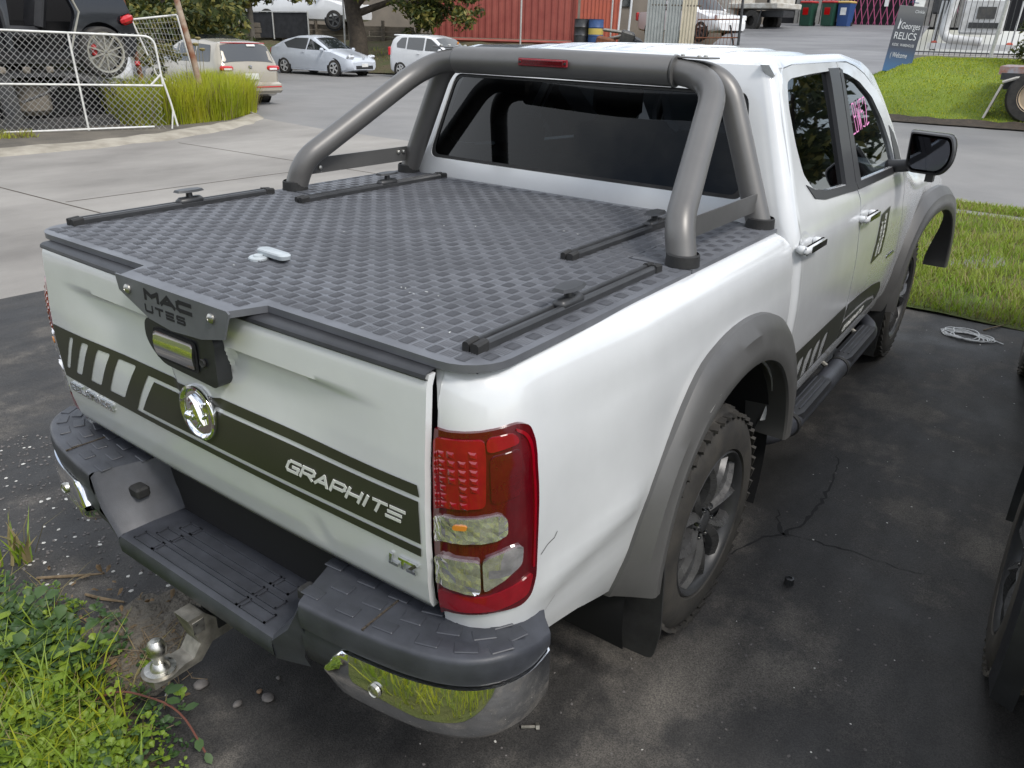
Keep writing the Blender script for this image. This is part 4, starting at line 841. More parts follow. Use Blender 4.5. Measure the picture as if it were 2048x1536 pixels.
# --- rear bumper
EDGE = smooth_line([(.452, -1.272), (.54, -1.264), (.629, -1.252), (.733, -1.233), (.82, -1.204), (.880, -1.166), (.920, -1.113), (.940, -1.045), (.936, -.97)], 30)
INE = smooth_line([(.37, -1.05), (.47, -1.05), (.55, -1.05), (.63, -1.045), (.70, -1.04), (.77, -1.02), (.83, -1.0), (.87, -.97), (.89, -.93)], 30)
bmp = MB().box((0, -1.06, .50), (1.5, .03, .36)).build('rear_bumper', 'dark_void', T, 0)
for sg in (1, -1):
    R_ = []
    for i, (e, q) in enumerate(zip(EDGE, INE)):
        d = (Vector((q.x, q.y, 0)) - Vector((e.x, e.y, 0))).normalized(); t = i / 29; dr = -.030 * sstep(.72, 1, t)
        def P(off, z): return (sg * (e.x + d.x * off), e.y + d.y * off, z)
        R_.append([(sg * q.x, q.y, .646 + dr * .5), P(.05, .648 + dr), P(.010, .6465 + dr), P(.002, .642 + dr), P(.0, .633 + dr), P(-.001, .605 + dr * .7), P(.004, .575), P(.03, .570), P(.10, .56)])
    pad = rows('bumper_corner', R_, 'bumper_plastic', bmp, False, 50)
    # inner flank down to the centre step
    rows('flank', [[(sg * .37, -1.05, .646), (sg * .340, -1.05, .560), (sg * .318, -1.07, .487)], [(sg * .415, -1.17, .648), (sg * .378, -1.17, .56), (sg * .330, -1.17, .487)], [(sg * .447, -1.255, .646), (sg * .405, -1.262, .56), (sg * .335, -1.262, .487)], [(sg * .452, -1.268, .632), (sg * .41, -1.275, .55), (sg * .340, -1.275, .478)]], 'bumper_plastic', bmp, False, 50)
    MB().grid([[(sg * .452, -1.268, .632), (sg * .452, -1.266, .572)], [(sg * .41, -1.275, .55), (sg * .45, -1.258, .54)], [(sg * .34, -1.275, .478), (sg * .43, -1.25, .46)], [(sg * .34, -1.268, .42), (sg * .43, -1.235, .42)]]).build('fascia', 'bumper_plastic', bmp, 40)
    # lower black fascia and chrome corner
    rows('lower_fascia', [[(sg * (e.x - .01), e.y + .012, .575), (sg * (e.x - .005), e.y + .008, .52), (sg * (e.x - .02), e.y + .03, .455), (sg * (e.x - .05), e.y + .08, .425)] for e in EDGE[:12]], 'bumper_plastic', bmp, False, 50)
    CH = []
    for i, e in enumerate(EDGE[3:]):
        i += 3; d = (Vector((INE[i].x, INE[i].y, 0)) - Vector((e.x, e.y, 0))).normalized(); t = (i - 3) / 26; k = math.sin(min(1, (t + .004) / .10) * math.pi / 2); zt = .500 + .068 * k; zb = .490 - (.070 + .012 * math.sin(t * 3)) * k
        def P(off, z): return (sg * (e.x + d.x * off), e.y + d.y * off, z)
        CH.append([P(.012, zt), P(.0005, zt - .002 * k), P(-.003, zt - .020 * k), P(-.007, zt - .05 * k), P(-.007, zt - .08 * k), P(-.002, zb + .032 * k), P(.010, zb + .012 * k), P(.030, zb + .002 * k), P(.07, zb)])
    ch = rows('chrome_corner', CH, 'chrome', bmp, False, 60)
    cs = EDGE[9]; MB().lathe([(.004, .017), (-.004, .0165), (-.006, .013), (-.003, .011), (-.005, .009), (-.006, 0)], (sg * (cs.x - .01), cs.y - .012, .508), 'y', 20).build('parking_sensor', 'zinc', ch)
    # moulded grip tiles on the pad
    gt = MB().cbox((0, 0, 0), (.052, .032, .004), .0018); g0 = None
    for r_ in range(3):
        for c in range(7):
            t = (c + .5 + (.25 if r_ % 2 else -.1)) / 7.2; k = min(29, max(0, int(t * 29))); e, q = EDGE[k], INE[k]; f = .20 + r_ * .235
            x, y = e.x + (q.x - e.x) * f, e.y + (q.y - e.y) * f; dr = -.030 * sstep(.72, 1, t)
            if t > .80: continue
            an = math.atan2(EDGE[min(29, k + 1)].y - EDGE[max(0, k - 1)].y, EDGE[min(29, k + 1)].x - EDGE[max(0, k - 1)].x)
            if g0 is None: g0 = gt.build('grip_tile', 'bumper_plastic', pad, 30); o = g0
            else: o = g0.copy(); COL.objects.link(o)
            o.parent = pad; o.location = (sg * x, y, .6485 + dr); o.rotation_euler = (0, 0, sg * an)
    MB().box((sg * .625, -1.145, .6480), (.004, .20, .004), Matrix.Rotation(sg * .05, 3, 'Z')).build('pad_seam', 'soil', pad, 0)
# centre step with long grooves
stp = rows('step', [[(x, -1.075, .482), (x, -1.10, .487), (x, -1.255, .487), (x, -1.270, .482), (x, -1.276, .468), (x, -1.272, .43), (x, -1.255, .41), (x, -1.18, .395)] for x in np.linspace(-.342, .342, 20)], 'bumper_plastic', bmp, False, 40)
for r_, yy in enumerate((-1.235, -1.185, -1.130)):
    for x0, x1 in ((-.29 + .03 * r_, -.205 + .01 * r_), (-.195 + .01 * r_, .175 - .0 * r_), (.19, .285 - .02 * r_)):
        P = [(x0, yy - .017), (x1, yy - .017), (x1, yy + .017), (x0, yy + .017)]
        g = MB()
        for a, b in zip(P, P[1:] + P[:1]):
            m_ = V((a[0] + b[0]) / 2, (a[1] + b[1]) / 2, .4885); g.box(m_, (abs(a[0] - b[0]) + .005, abs(a[1] - b[1]) + .005, .006))
        g.build('step_groove', 'bumper_plastic', stp, 0)
rows('back_panel', [[(x, -1.055, .70), (x, -1.065, .60), (x, -1.075, .482)] for x in (-.42, 0, .42)], 'black_plastic', bmp)
for sg in (1, -1):
    MB().cbox((sg * .372, -1.175, .575), (.05, .042, .034), .006).build('plate_lamp', 'rubber', bmp, 30)
# --- tow hitch
hit = MB().prism([(-.032, -1.10, .345), (-.032, -1.22, .345), (-.032, -1.262, .395), (-.032, -1.31, .395), (-.032, -1.285, .305), (-.032, -1.31, .272), (-.032, -1.425, .272), (-.032, -1.425, .250), (-.032, -1.29, .250), (-.032, -1.25, .29), (-.032, -1.20, .29), (-.032, -1.10, .29)], (.064, 0, 0)).build('tow_hitch', 'steel_dull', T, 30)
MB().prism([(-.036 + .0, -1.34, .2735)] + [(.048 * math.cos(a), -1.388 + .048 * math.sin(a), .2735) for a in np.linspace(-2.6, .6, 14)][::1] + [(.036, -1.34, .2735)], (0, 0, .001)).build('tongue', 'steel_dull', hit, 0)
MB().lathe([(.272, .040), (.280, .040), (.281, .026), (.290, .024), (.300, .0145), (.312, .0145), (.322, .020), (.336, .0245), (.350, .0248), (.362, .020), (.370, .012), (.371, 0)], (0, -1.388, 0), 'z', 28).build('tow_ball', 'zinc', hit)
MB().cbox((.0325, -1.283, .362), (.002, .035, .04), .0005).build('rating_label', 'zinc', hit, 0)
MB().box((0, -1.13, .36), (.075, .20, .075)).build('receiver', 'dark_void', hit, 0)
for sg in (-1, 1): MB().tube([(sg * .06 + .02 * math.cos(a), -1.14 + .0 * a, .335 + .022 * math.sin(a)) for a in np.linspace(0, 2 * math.pi, 14)], .006, 6).build('chain_loop', 'steel_dull', hit)
# --- scrapes on the tray corner
sc_ = MB()
for (P, wd) in (([(.285, .806), (.31, .820), (.335, .824)], .0022), ([(.335, .824), (.345, .836)], .0030), ([(.31, .62), (.345, .648)], .0014), ([(.22, .60), (.25, .615)], .003), ([(.235, .590), (.262, .600)], .002)):
    for a, b in zip(P[:-1], P[1:]):
        p0, p1 = tub(a[0], a[1], .0022), tub(b[0], b[1], .0022); q0, q1 = tub(a[0], a[1] + wd, .0022), tub(b[0], b[1] + wd, .0022); sc_.add([p0, p1, q1, q0], [(0, 1, 2, 3)])
sc_.build('scuff_mark', 'scuff', T, 0)

q = random.Random(44); sm = MB()
for (cx, cy, n, sp_) in ((.42, -.86, 6, .04), (.30, -.60, 2, .2), (.10, -.3, 2, .3), (.45, .0, 3, .1), (.60, -1.0, 2, .04)):
    for _ in range(n):
        x, y, a, L_ = cx + q.gauss(0, sp_), cy + q.gauss(0, sp_), q.uniform(0, 3.1), q.uniform(.003, .012)
        if inpoly(x, y, LID): sm.box((x, y, LZ + .0036), (L_, .0022, .0006), Matrix.Rotation(a, 3, 'Z'))
o = sm.build('paint_chips', 'white_vinyl', lid, 0); o['kind'] = 'stuff'
# ---------------------------------------------------------------- parked cars
def paint(n, c, metal=0.0, rough=0.25): return mat(n, c, rough, metal=metal, coat=0.6, var=0.04, vscale=3)
paint('silver_paint', (0.56, 0.60, 0.66), 0.0); paint('champagne_paint', (0.40, 0.365, 0.30), 0.2); paint('pale_white', (0.72, 0.73, 0.74)); paint('dark_paint', (0.03, 0.035, 0.045), 0.2); paint('black_paint', (0.010, 0.011, 0.014), 0.1)
mat('alloy', (0.58, 0.58, 0.57), 0.35, metal=0.2, var=0.1); mat('car_glass', (0.018, 0.022, 0.024), 0.04, spec=0.8); mat('grey_glass', (0.07, 0.075, 0.08), 0.10, spec=0.7); mat('plate_white', (0.72, 0.72, 0.70), 0.4, var=0.1)
mat('headlamp', (0.75, 0.76, 0.78), 0.08, metal=0.6, coat=0.8); mat('tail_red', (0.50, 0.02, 0.025), 0.15, coat=0.8); mat('arch_black', (0.008, 0.008, 0.009), 0.8)
class Car:
    def __init__(s, name, label, cat, loc, rz, L, W, H, top, belt, body, gc=.17, group=None, scale=1.0):
        s.e = thing(name, label, cat, loc, rz, group); s.L, s.W, s.H = L, W, H; s.top = sorted(top); s.belt = sorted(belt); s.gc = gc
        R_ = []; ys = np.concatenate([[-L / 2, -L / 2 + .015, -L / 2 + .05], np.linspace(-L / 2 + .12, L / 2 - .12, 44), [L / 2 - .05, L / 2 - .015, L / 2]])
        for y in ys:
            r_ = s.ring(y); R_.append(r_ + [(-a, b, c) for a, b, c in r_[::-1]])
        MB().grid(R_).add(R_[0], [tuple(range(len(R_[0])))]).add(R_[-1], [tuple(range(len(R_[0])))]).build('body', body, s.e, 32)
    def z(s, y): return lin(y, *zip(*s.top))
    def b(s, y): return min(lin(y, *zip(*s.belt)), s.z(y) - .005)
    def hw(s, y):
        t = abs(2 * y / s.L); return s.W / 2 * (1 - .06 * t ** 3 - .16 * max(0, (t - .90) / .10) ** 2)
    def ring(s, y):
        t = abs(2 * y / s.L); w_ = s.hw(y); zt = s.z(y); bt = s.b(y); gf = min(1, max(0, (zt - bt) / (s.H - .95))); wr = w_ * (.93 - .17 * gf); zb = s.gc + .10 * max(0, (t - .8) / .2)
        zm = zb + (bt - zb) * .55
        return [(0, y, zb), (w_ * .88, y, zb), (w_ * .965, y, zb + .07), (w_ * 1.0, y, zm - .05), (w_ * .995, y, zm + .10), (w_ * .965, y, bt), (wr, y, max(bt, zt - .075)), (wr * .90, y, zt - .02), (wr * .6, y, zt), (0, y, zt + .012)]
    def sx(s, y, z, off=0.0):
        r_ = s.ring(y); return float(np.interp(z, [r_[i][2] + i * 1e-6 for i in range(1, 8)], [r_[i][0] for i in range(1, 8)])) + off
    def glass(s, poly, m='car_glass', sides=(1, -1), off=.006, name='side_window', rr=.04):
        for sg in sides: patch(name, roundpoly(poly, rr, 3), lambda y, z: V(sg * s.sx(y, z, off), y, z), m, s.e, step=.16)
    def topglass(s, y0, y1, m='car_glass', k0=.86, k1=.86, off=.008, name='windscreen'):
        R_ = []
        for t in np.linspace(0, 1, 8):
            y = y0 + (y1 - y0) * t; k = k0 + (k1 - k0) * t; r_ = s.ring(y); xs_, zs_ = [q[0] for q in r_[6:]][::-1], [q[2] for q in r_[6:]][::-1]; R_.append([(x, y, float(np.interp(abs(x), xs_, zs_)) + off) for x in np.linspace(-r_[6][0] * k, r_[6][0] * k, 9)])
        rows(name, R_, m, s.e)
    def wheels(s, yf, yr, R=.31, m='alloy', sp=5, sides=(1, -1)):
        for y in (yf, yr):
            for sg in sides:
                x = s.hw(y) - .10
                MB().lathe([(.0, R * 1.16), (.001, .0)], (sg * (s.sx(y, R + .1) + .004), y, R), 'x', 24).build('wheel_arch', 'arch_black', s.e, 0)
                wt = MB().lathe([(sg * -.10, R * .6), (sg * -.10, R * .94), (sg * -.06, R), (sg * .07, R), (sg * .105, R * .93), (sg * .11, R * .70), (sg * .095, R * .66)], (sg * x, y, R), 'x', 26).build('wheel', 'tyre_rubber', s.e)
                rm = MB().lathe([(sg * .098, R * .70), (sg * .085, R * .66), (sg * .06, R * .60), (sg * .05, 0)], (sg * x, y, R), 'x', 22).build('rim', 'rail_black', wt)
                k = MB()
                for i in range(sp):
                    a = 2 * math.pi * i / sp + .3; M = Matrix.Rotation(a, 3, 'X'); k.box(V(sg * (x + .088), y, R) + M @ V(0, 0, R * .34), (.03, R * .20, R * .66), M)
                k.lathe([(sg * .09, R * .71), (sg * .105, R * .70), (sg * .10, R * .62)], (sg * x, y, R), 'x', 22); k.build('spokes', m, wt, 40)
    def blob(s, name, c, d, m, both=True, b=.03, rot=None):
        for sg in ((1, -1) if both else (1,)): MB().cbox((sg * c[0], c[1], c[2]), d, b, rot).build(name, m, s.e, 40)
    def mirror(s, y, z, m):
        for sg in (1, -1): MB().cbox((sg * (s.hw(y) + .07), y, z), (.20, .10, .13), .04).build('door_mirror', m, s.e, 40)
# silver liftback
c = Car('hatchback_car', 'silver liftback car parked at the far kerb, nose towards the white hatchback', 'car', (-25.43, 21.57, zg(-25.4, 21.0)), rad(-84.5), 4.46, 1.74, 1.49,
        [(2.23, .56), (2.15, .70), (1.9, .78), (1.05, .98), (.25, 1.41), (-.1, 1.485), (-.6, 1.47), (-1.4, 1.30), (-2.02, 1.05), (-2.23, .70)], [(2.23, .60), (1.2, .90), (0, .93), (-1.5, 1.02), (-2.23, 1.0)], 'silver_paint')
c.glass([(1.0, .95), (.05, 1.36), (-.05, .955)], 'car_glass'); c.glass([(-.10, .955), (-.03, 1.38), (-.75, 1.37), (-1.35, 1.18), (-1.1, 1.0)], 'grey_glass'); c.topglass(1.0, .28); c.topglass(-.75, -1.9)
c.wheels(1.37, -1.33, .315); c.blob('headlamp', (.62, 2.02, .70), (.30, .34, .20), 'headlamp', True, .07, Matrix.Rotation(.5, 3, 'X')); c.blob('grille', (0, 2.215, .36), (1.05, .05, .16), 'rail_black', False); c.blob('number_plate', (0, 2.25, .44), (.36, .02, .13), 'plate_white', False, .004); c.blob('tail_lamp', (.66, -2.16, .86), (.16, .12, .20), 'tail_red'); c.mirror(.85, .98, 'silver_paint')
c.blob('sill', (.80, 0, .20), (.08, 2.0, .07), 'silver_paint'); c.blob('door_handle', (.868, -.25, .86), (.02, .16, .025), 'silver_paint', True, .008); c.blob('badge', (0, 2.19, .70), (.12, .06, .07), 'chrome', False)
# white tall hatchback
c = Car('hatchback_car', 'white tall hatchback parked at the far kerb beside the sports bar', 'car', (-20.8, 23.5, zg(-20.8, 23.2)), rad(-88), 3.95, 1.70, 1.62,
        [(1.97, .60), (1.88, .76), (1.55, .92), (1.0, 1.06), (.35, 1.50), (-.1, 1.60), (-.9, 1.615), (-1.55, 1.56), (-1.75, 1.50), (-1.92, 1.05), (-1.97, .7)], [(1.97, .65), (1.1, 1.0), (-1.97, 1.10)], 'pale_white')
c.glass([(.95, 1.03), (.20, 1.47), (-.02, 1.49), (-.02, 1.04)]); c.glass([(-.10, 1.04), (-.10, 1.50), (-.95, 1.50), (-.95, 1.08)], 'grey_glass'); c.glass([(-1.02, 1.09), (-1.02, 1.50), (-1.30, 1.48), (-1.52, 1.28), (-1.48, 1.12)], 'grey_glass'); c.topglass(1.0, .36); c.topglass(-1.76, -1.9)
c.wheels(1.25, -1.28, .305, sp=6); c.blob('tail_lamp', (.74, -1.90, .98), (.16, .12, .32), 'tail_red'); c.blob('headlamp', (.62, 1.74, .80), (.26, .32, .20), 'headlamp', True, .07); c.mirror(.80, 1.06, 'pale_white'); c.blob('door_handle', (.846, -.35, .92), (.02, .16, .025), 'pale_white', True, .008)
c.blob('roof_spoiler', (0, -1.70, 1.575), (1.15, .25, .05), 'pale_white', False, .02); c.blob('registration_sticker', (-.45, .63, 1.34), (.10, .02, .10), 'amber', False, .004)
# champagne wagon seen from behind
cx, cy = -17.95, 11.1
c = Car('station_wagon', 'champagne station wagon parked past the tall grass, red tape along its rear window', 'car', (cx, cy, zg(cx, cy)), rad(82), 4.5, 1.72, 1.50,
        [(2.25, .55), (2.1, .72), (1.1, .95), (.4, 1.36), (0, 1.47), (-1.0, 1.50), (-1.85, 1.45), (-1.95, 1.40), (-2.17, 1.0), (-2.21, .9), (-2.25, .55)], [(2.25, .6), (1.0, .90), (-2.25, .96)], 'champagne_paint')
c.glass([(.95, .96), (.25, 1.36), (.0, 1.38), (.0, .97)]); c.glass([(-.06, .97), (-.06, 1.39), (-.92, 1.39), (-.92, .98)]); c.glass([(-.99, .98), (-.99, 1.39), (-1.62, 1.37), (-1.75, 1.0)]); c.topglass(-1.955, -2.165, 'grey_glass', .92, .95, name='rear_window'); c.topglass(1.1, .42)
c.wheels(1.35, -1.30, .31); c.blob('tail_lamp', (.62, -2.21, .87), (.34, .08, .11), 'tail_red', True, .03); c.blob('lamp_insert', (.60, -2.25, .85), (.20, .012, .045), 'plate_white', True, .004); c.blob('number_plate', (0, -2.262, .68), (.36, .02, .14), 'plate_white', False, .004)
c.blob('bumper', (0, -2.24, .42), (1.62, .16, .26), 'champagne_paint', False, .06); c.blob('bumper_strip', (0, -2.325, .44), (1.5, .012, .03), 'tail_red', False, .004); c.blob('roof_tape', (0, -1.945, 1.425), (1.16, .03, .022), 'red_bright', False, .006); c.blob('paper_note', (.18, -1.995, 1.375), (.22, .015, .05), 'plate_white', False, .003, Matrix.Rotation(-.5, 3, 'X')); c.blob('exhaust', (-.5, -2.22, .24), (.10, .2, .08), 'rail_black', False)
c.blob('badge', (0, -2.225, .90), (.09, .03, .07), 'chrome', False)
# dark car whose roof shows above the wagon
c = Car('dark_car', 'dark blue car whose roof shows just above the champagne wagon', 'car', (-25.6, 16.2, zg(-25.6, 16.2)), rad(82), 4.5, 1.76, 1.48,
        [(2.25, .55), (2.1, .72), (1.1, .95), (.4, 1.36), (0, 1.46), (-.9, 1.48), (-1.5, 1.36), (-2.1, 1.0), (-2.25, .6)], [(2.25, .6), (1.0, .92), (-2.25, 1.0)], 'dark_paint')
c.glass([(.9, .98), (.2, 1.36), (-.05, 1.37), (-.05, .98)]); c.glass([(-.1, .98), (-.1, 1.38), (-1.2, 1.34), (-1.5, 1.1), (-1.2, 1.0)]); c.topglass(-1.4, -2.05); c.topglass(1.05, .42); c.wheels(1.35, -1.3)
# white van-like car in the scrap yard behind the vine
c = Car('scrapped_car', 'white scrapped car half hidden behind the leaning mesh panel and vine', 'car', (-22.9, 10.9, 0), rad(60), 4.3, 1.72, 1.55,
        [(2.15, .6), (2.0, .8), (1.2, 1.0), (.5, 1.45), (-.2, 1.54), (-1.4, 1.5), (-1.9, 1.2), (-2.15, .7)], [(2.15, .6), (1.0, .95), (-2.15, 1.0)], 'pale_white')
c.glass([(1.0, 1.0), (.35, 1.40), (-.05, 1.44), (-.05, 1.0)]); c.glass([(-.1, 1.0), (-.1, 1.44), (-1.2, 1.42), (-1.5, 1.1)]); c.topglass(1.15, .55); c.topglass(-1.45, -1.85); c.wheels(1.3, -1.3)
before = {o.name for o in bpy.data.objects}
# white utilities up in the yards behind
def ute(name, label, loc, rz, sc=1.0):
    c = Car(name, label, 'utility truck', loc, rz, 5.2, 1.84, 1.78, [(2.6, .70), (2.5, .98), (1.4, 1.14), (.75, 1.66), (.4, 1.76), (-.55, 1.76), (-.75, 1.60), (-.85, 1.14), (-2.5, 1.12), (-2.6, .7)], [(2.6, .75), (1.4, 1.10), (-.85, 1.12), (-2.6, 1.10)], 'pale_white', .32)
    c.glass([(1.25, 1.16), (.70, 1.60), (.30, 1.66), (.30, 1.15)]); c.glass([(.22, 1.15), (.22, 1.66), (-.45, 1.66), (-.62, 1.45), (-.62, 1.16)]); c.topglass(1.35, .80); c.wheels(1.65, -1.45, .38, 'rim_grey')
    c.blob('tail_lamp', (.84, -2.52, .92), (.12, .14, .34), 'tail_red'); c.blob('headlamp', (.72, 2.42, .90), (.26, .20, .20), 'headlamp'); c.mirror(1.05, 1.2, 'pale_white'); return c
ute('white_ute', 'white utility parked on the retained yard above the silver car', (-27.3, 22.6, 1.75), rad(-70))
ute('white_ute', 'white utility parked behind the corrugated panels and the mesh gate', (-14.6, 33.0, 1.75), rad(-112))
push(newroots(before), 1.2); before = {o.name for o in bpy.data.objects}
# ---------------------------------------------------------------- stacked wrecks behind the gate
mat('wreck_dust', (0.035, 0.036, 0.040), 0.5, col2=(0.075, 0.072, 0.066), vscale=5); mat('seat_leather', (0.018, 0.018, 0.020), 0.45, var=0.2); mat('seat_tan', (0.22, 0.19, 0.15), 0.6, var=0.2); mat('rim_pale', (0.42, 0.40, 0.34), 0.35, metal=0.6); mat('caliper', (0.45, 0.02, 0.02), 0.4)
def wreck(root, x0, y0, z0, outl, holes, m, depth=1.7):
    fn = lambda a, z: V(x0 - .05 * ((z - .2) / .6) ** 2, y0 + a, z0 + z)
    patch('body_side', outl, fn, m, root, holes=holes, step=.09, flange=(-.10, 0, 0), smooth=40)
    n = len(outl); return fn
up = thing('stacked_suv', 'black wrecked SUV without doors, stacked on a crushed car behind the gate', 'wrecked car', (-12.5, 5.45, .95))
arch = [(.43 * math.cos(a), .43 * math.sin(a)) for a in np.linspace(math.pi + .15, -.15, 18)]
def loc(o):                       # children are modelled in world space, their thing stands at its base
    for ch in o.children: ch.location = ch.location - o.location
wreck(up, -12.50, 5.45, 1.38, [(-3.4, -.16), (-.46, -.14)] + arch + [(.50, -.12), (.60, -.02), (.63, .25), (.58, .60), (.46, .95), (.2, 1.1), (-3.4, 1.15)],
      [roundpoly([(-.62, -.04), (-.50, .25), (-.36, .55), (-.50, 1.0), (-1.35, 1.02), (-1.42, .3), (-1.42, -.04)], .08, 4), roundpoly([(-1.66, -.04), (-1.66, .9), (-1.75, 1.02), (-2.6, 1.0), (-2.75, -.04)], .08, 4)], 'black_paint')
MB().grid([[(-12.50 - .05 * ((z - .2) / .6) ** 2 - d, 5.45 + a - .10 * (d / 1.7) ** 4 * 0, 1.38 + z) for a, z in ((.50, -.12), (.60, -.02), (.63, .25), (.58, .60), (.46, .95))] for d in (0, .8, 1.7)]).build('tailgate', 'black_paint', up)
MB().box((-13.6, 4.0, 1.55), (1.0, 3.6, .5)).box((-13.9, 4.0, 2.0), (.5, 3.6, 1.1)).build('cabin_floor', 'dark_void', up, 0)
MB().box((-13.4, 3.6, 1.24), (1.6, 4.4, .14)).build('underbody', 'wreck_dust', up, 0); MB().box((-14.15, 4.0, 1.5), (.06, 4.2, 1.6)).build('far_side', 'black_paint', up, 0)
for a in (-1.0, -2.3):
    MB().cbox((-12.95, 5.45 + a - .1, 1.62), (.5, .52, .20), .06).cbox((-12.95, 5.45 + a + .22, 1.98), (.5, .18, .70), .07, Matrix.Rotation(-.25, 3, 'X')).build('seat', 'seat_leather', up, 40)
MB().tube([(-12.48, 5.45 - .54, 1.40), (-12.50, 5.45 - .43, 1.66), (-12.52, 5.45 - .30, 1.95), (-12.54, 5.45 - .44, 2.3)], .018, 6).build('door_seal', 'rim_pale', up)
MB().tube([(-12.47, 5.45 - 1.50, 1.36), (-12.47, 5.45 - 1.52, 1.9), (-12.5, 5.45 - 1.62, 2.3)], .05, 8).build('pillar', 'black_paint', up)
MB().cbox((-12.46, 5.45 + .47, 1.38 + .48), (.12, .24, .15), .05, Matrix.Rotation(.35, 3, 'X')).build('tail_lamp', 'tail_red', up, 40)
MB().cbox((-12.50, 5.45 + .57, 1.16), (.05, .10, .08), .02).build('reflector', 'tail_red', up, 40)
wt = MB().lathe([(-.14, .24), (-.14, .36), (-.10, .40), (.10, .40), (.135, .37), (.14, .33), (.12, .315)], (-12.56, 5.45, 1.34), 'x', 32).build('wheel', 'tyre_rubber', up)
k = MB()
for i in range(10):
    a = 2 * math.pi * i / 10; M = Matrix.Rotation(a, 3, 'X'); k.box(V(-12.435, 5.45, 1.34) + M @ V(0, 0, .17), (.03, .022, .29), M)
k.lathe([(.120, .325), (.140, .32), (.135, .292), (.10, .285)], (-12.56, 5.45, 1.34), 'x', 32); k.build('rim', 'rim_pale', wt, 40)
MB().lathe([(.02, .28), (.02, 0)], (-12.56, 5.45, 1.34), 'x', 24).build('brake_disc', 'steel_dull', wt); MB().cbox((-12.50, 5.29, 1.37), (.08, .09, .20), .03).build('brake_caliper', 'caliper', wt, 40)
for k in range(3): MB().cbox((-12.42, 3.75 + k * .36, 1.085), (.06, .11, .10), .02).build('packing_block', 'seat_tan', up, 30)
loc(up)
lo = thing('crushed_car', 'dark crushed car without doors at the bottom of the wreck stack', 'wrecked car', (-12.5, 5.2, .14))
arch = [(.85 + .36 * math.cos(a), .30 + .36 * math.sin(a)) for a in np.linspace(math.pi + .2, -.35, 16)]
wreck(lo, -12.38, 5.2, .14, [(-3.4, .10), (.45, .10)] + arch + [(1.32, .20), (1.40, .42), (1.22, .62), (.60, .74), (.30, .70), (.02, .84), (-.40, .92), (-3.4, .95)],
      [roundpoly([(.22, .60), (.38, .30), (.30, .22), (-1.30, .20), (-1.35, .84), (-.40, .84)], .07, 4), roundpoly([(-1.55, .22), (-1.60, .84), (-2.7, .80), (-2.9, .22)], .07, 4)], 'wreck_dust')
MB().grid([[(-12.40 - d, 5.2 + a, .14 + z + .02) for a, z in ((-.40, .90), (.02, .84), (.30, .71), (.60, .75), (1.22, .63), (1.42, .42), (1.34, .2))] for d in (0, .9, 1.6)]).build('boot_lid', 'wreck_dust', lo)
MB().box((-13.4, 4.0, .50), (1.2, 3.4, .5)).build('cabin_floor', 'dark_void', lo, 0); MB().grid([[(-12.40 - d, 5.2 + a, .14 + .93 - .03 * d) for a in (-3.4, -.4)] for d in (0, 1.6)]).build('roof', 'black_paint', lo, 0)
MB().box((-12.30, 4.2, .22), (.14, 2.5, .12)).build('sill', 'wreck_dust', lo, 0); MB().tube([(-12.36, 5.2 - .42, 1.0), (-12.34, 5.2 - .9, .74), (-12.33, 5.2 - 1.3, .62)], .025, 6).build('bent_pillar', 'wreck_dust', lo)
MB().cbox((-12.9, 4.3, .62), (.45, .5, .5), .08).build('seat', 'seat_tan', lo, 40); MB().cbox((-12.9, 3.4, .62), (.45, .5, .5), .08).build('seat', 'seat_leather', lo, 40)
MB().lathe([(-.1, .18), (-.1, .29), (.09, .29), (.1, .18)], (-12.50, 6.05, .42), 'x', 20).build('wheel', 'tyre_rubber', lo)
loc(lo)
# ---------------------------------------------------------------- gate of chain mesh, posts
mat('galv', (0.50, 0.50, 0.48), 0.45, metal=0.35, var=0.15, vscale=20); mat('wire', (0.42, 0.42, 0.41), 0.5, metal=0.3); mat('white_tube', (0.66, 0.66, 0.63), 0.5, var=0.12, vscale=14); mat('rust', (0.20, 0.072, 0.028), 0.85, col2=(0.12, 0.05, 0.03), vscale=9, bump=0.4, bscale=60); mat('peeled_post', (0.42, 0.36, 0.28), 0.8, col2=(0.20, 0.08, 0.04), vscale=3.5, detail=6)
G0, G1 = V(-12.72, 2.55, 0), V(-11.18, 5.62, 0); gd = (G1 - G0).normalized(); GL = (G1 - G0).length
gt = thing('mesh_gate', 'white tube gate with chain mesh standing in front of the stacked wrecks', 'gate', (G0.x, G0.y, .15))
def gp(a, z): return G0 + gd * a + V(0, 0, z) - V(G0.x, G0.y, .15)
zt, zb, zm = 1.66, .20, .90
def gtube(name, pts, r=.017): MB().tube(pts, r, 8).build(name, 'white_tube', gt, 50)
gtube('top_rail', fillet([gp(0, zt + .03), gp(GL - .02, zt - .04), gp(GL + .02, zm)], [0, .16, 0], 6)); gtube('mid_rail', [gp(0, zm + .02), gp(GL + .02, zm - .02)]); gtube('bottom_rail', [gp(0, zb - .02), gp(GL - .2, zb + .04)])
gtube('upright', [gp(2.20, zt), gp(2.25, zb)]); gtube('upright', [gp(0.05, zt), gp(.05, zb)]); gtube('corner_brace', [gp(GL + .02, zm + .16), gp(GL - .16, zm - .01)]); gtube('drop_post', [gp(GL + .02, zm + .1), gp(GL + .10, .62), gp(GL + .16, .24)]); gtube('drop_post', [gp(GL + .12, .5), gp(GL + .06, .16)], .014)
ms = MB(); pit = .094; hgt = zt - zb; 
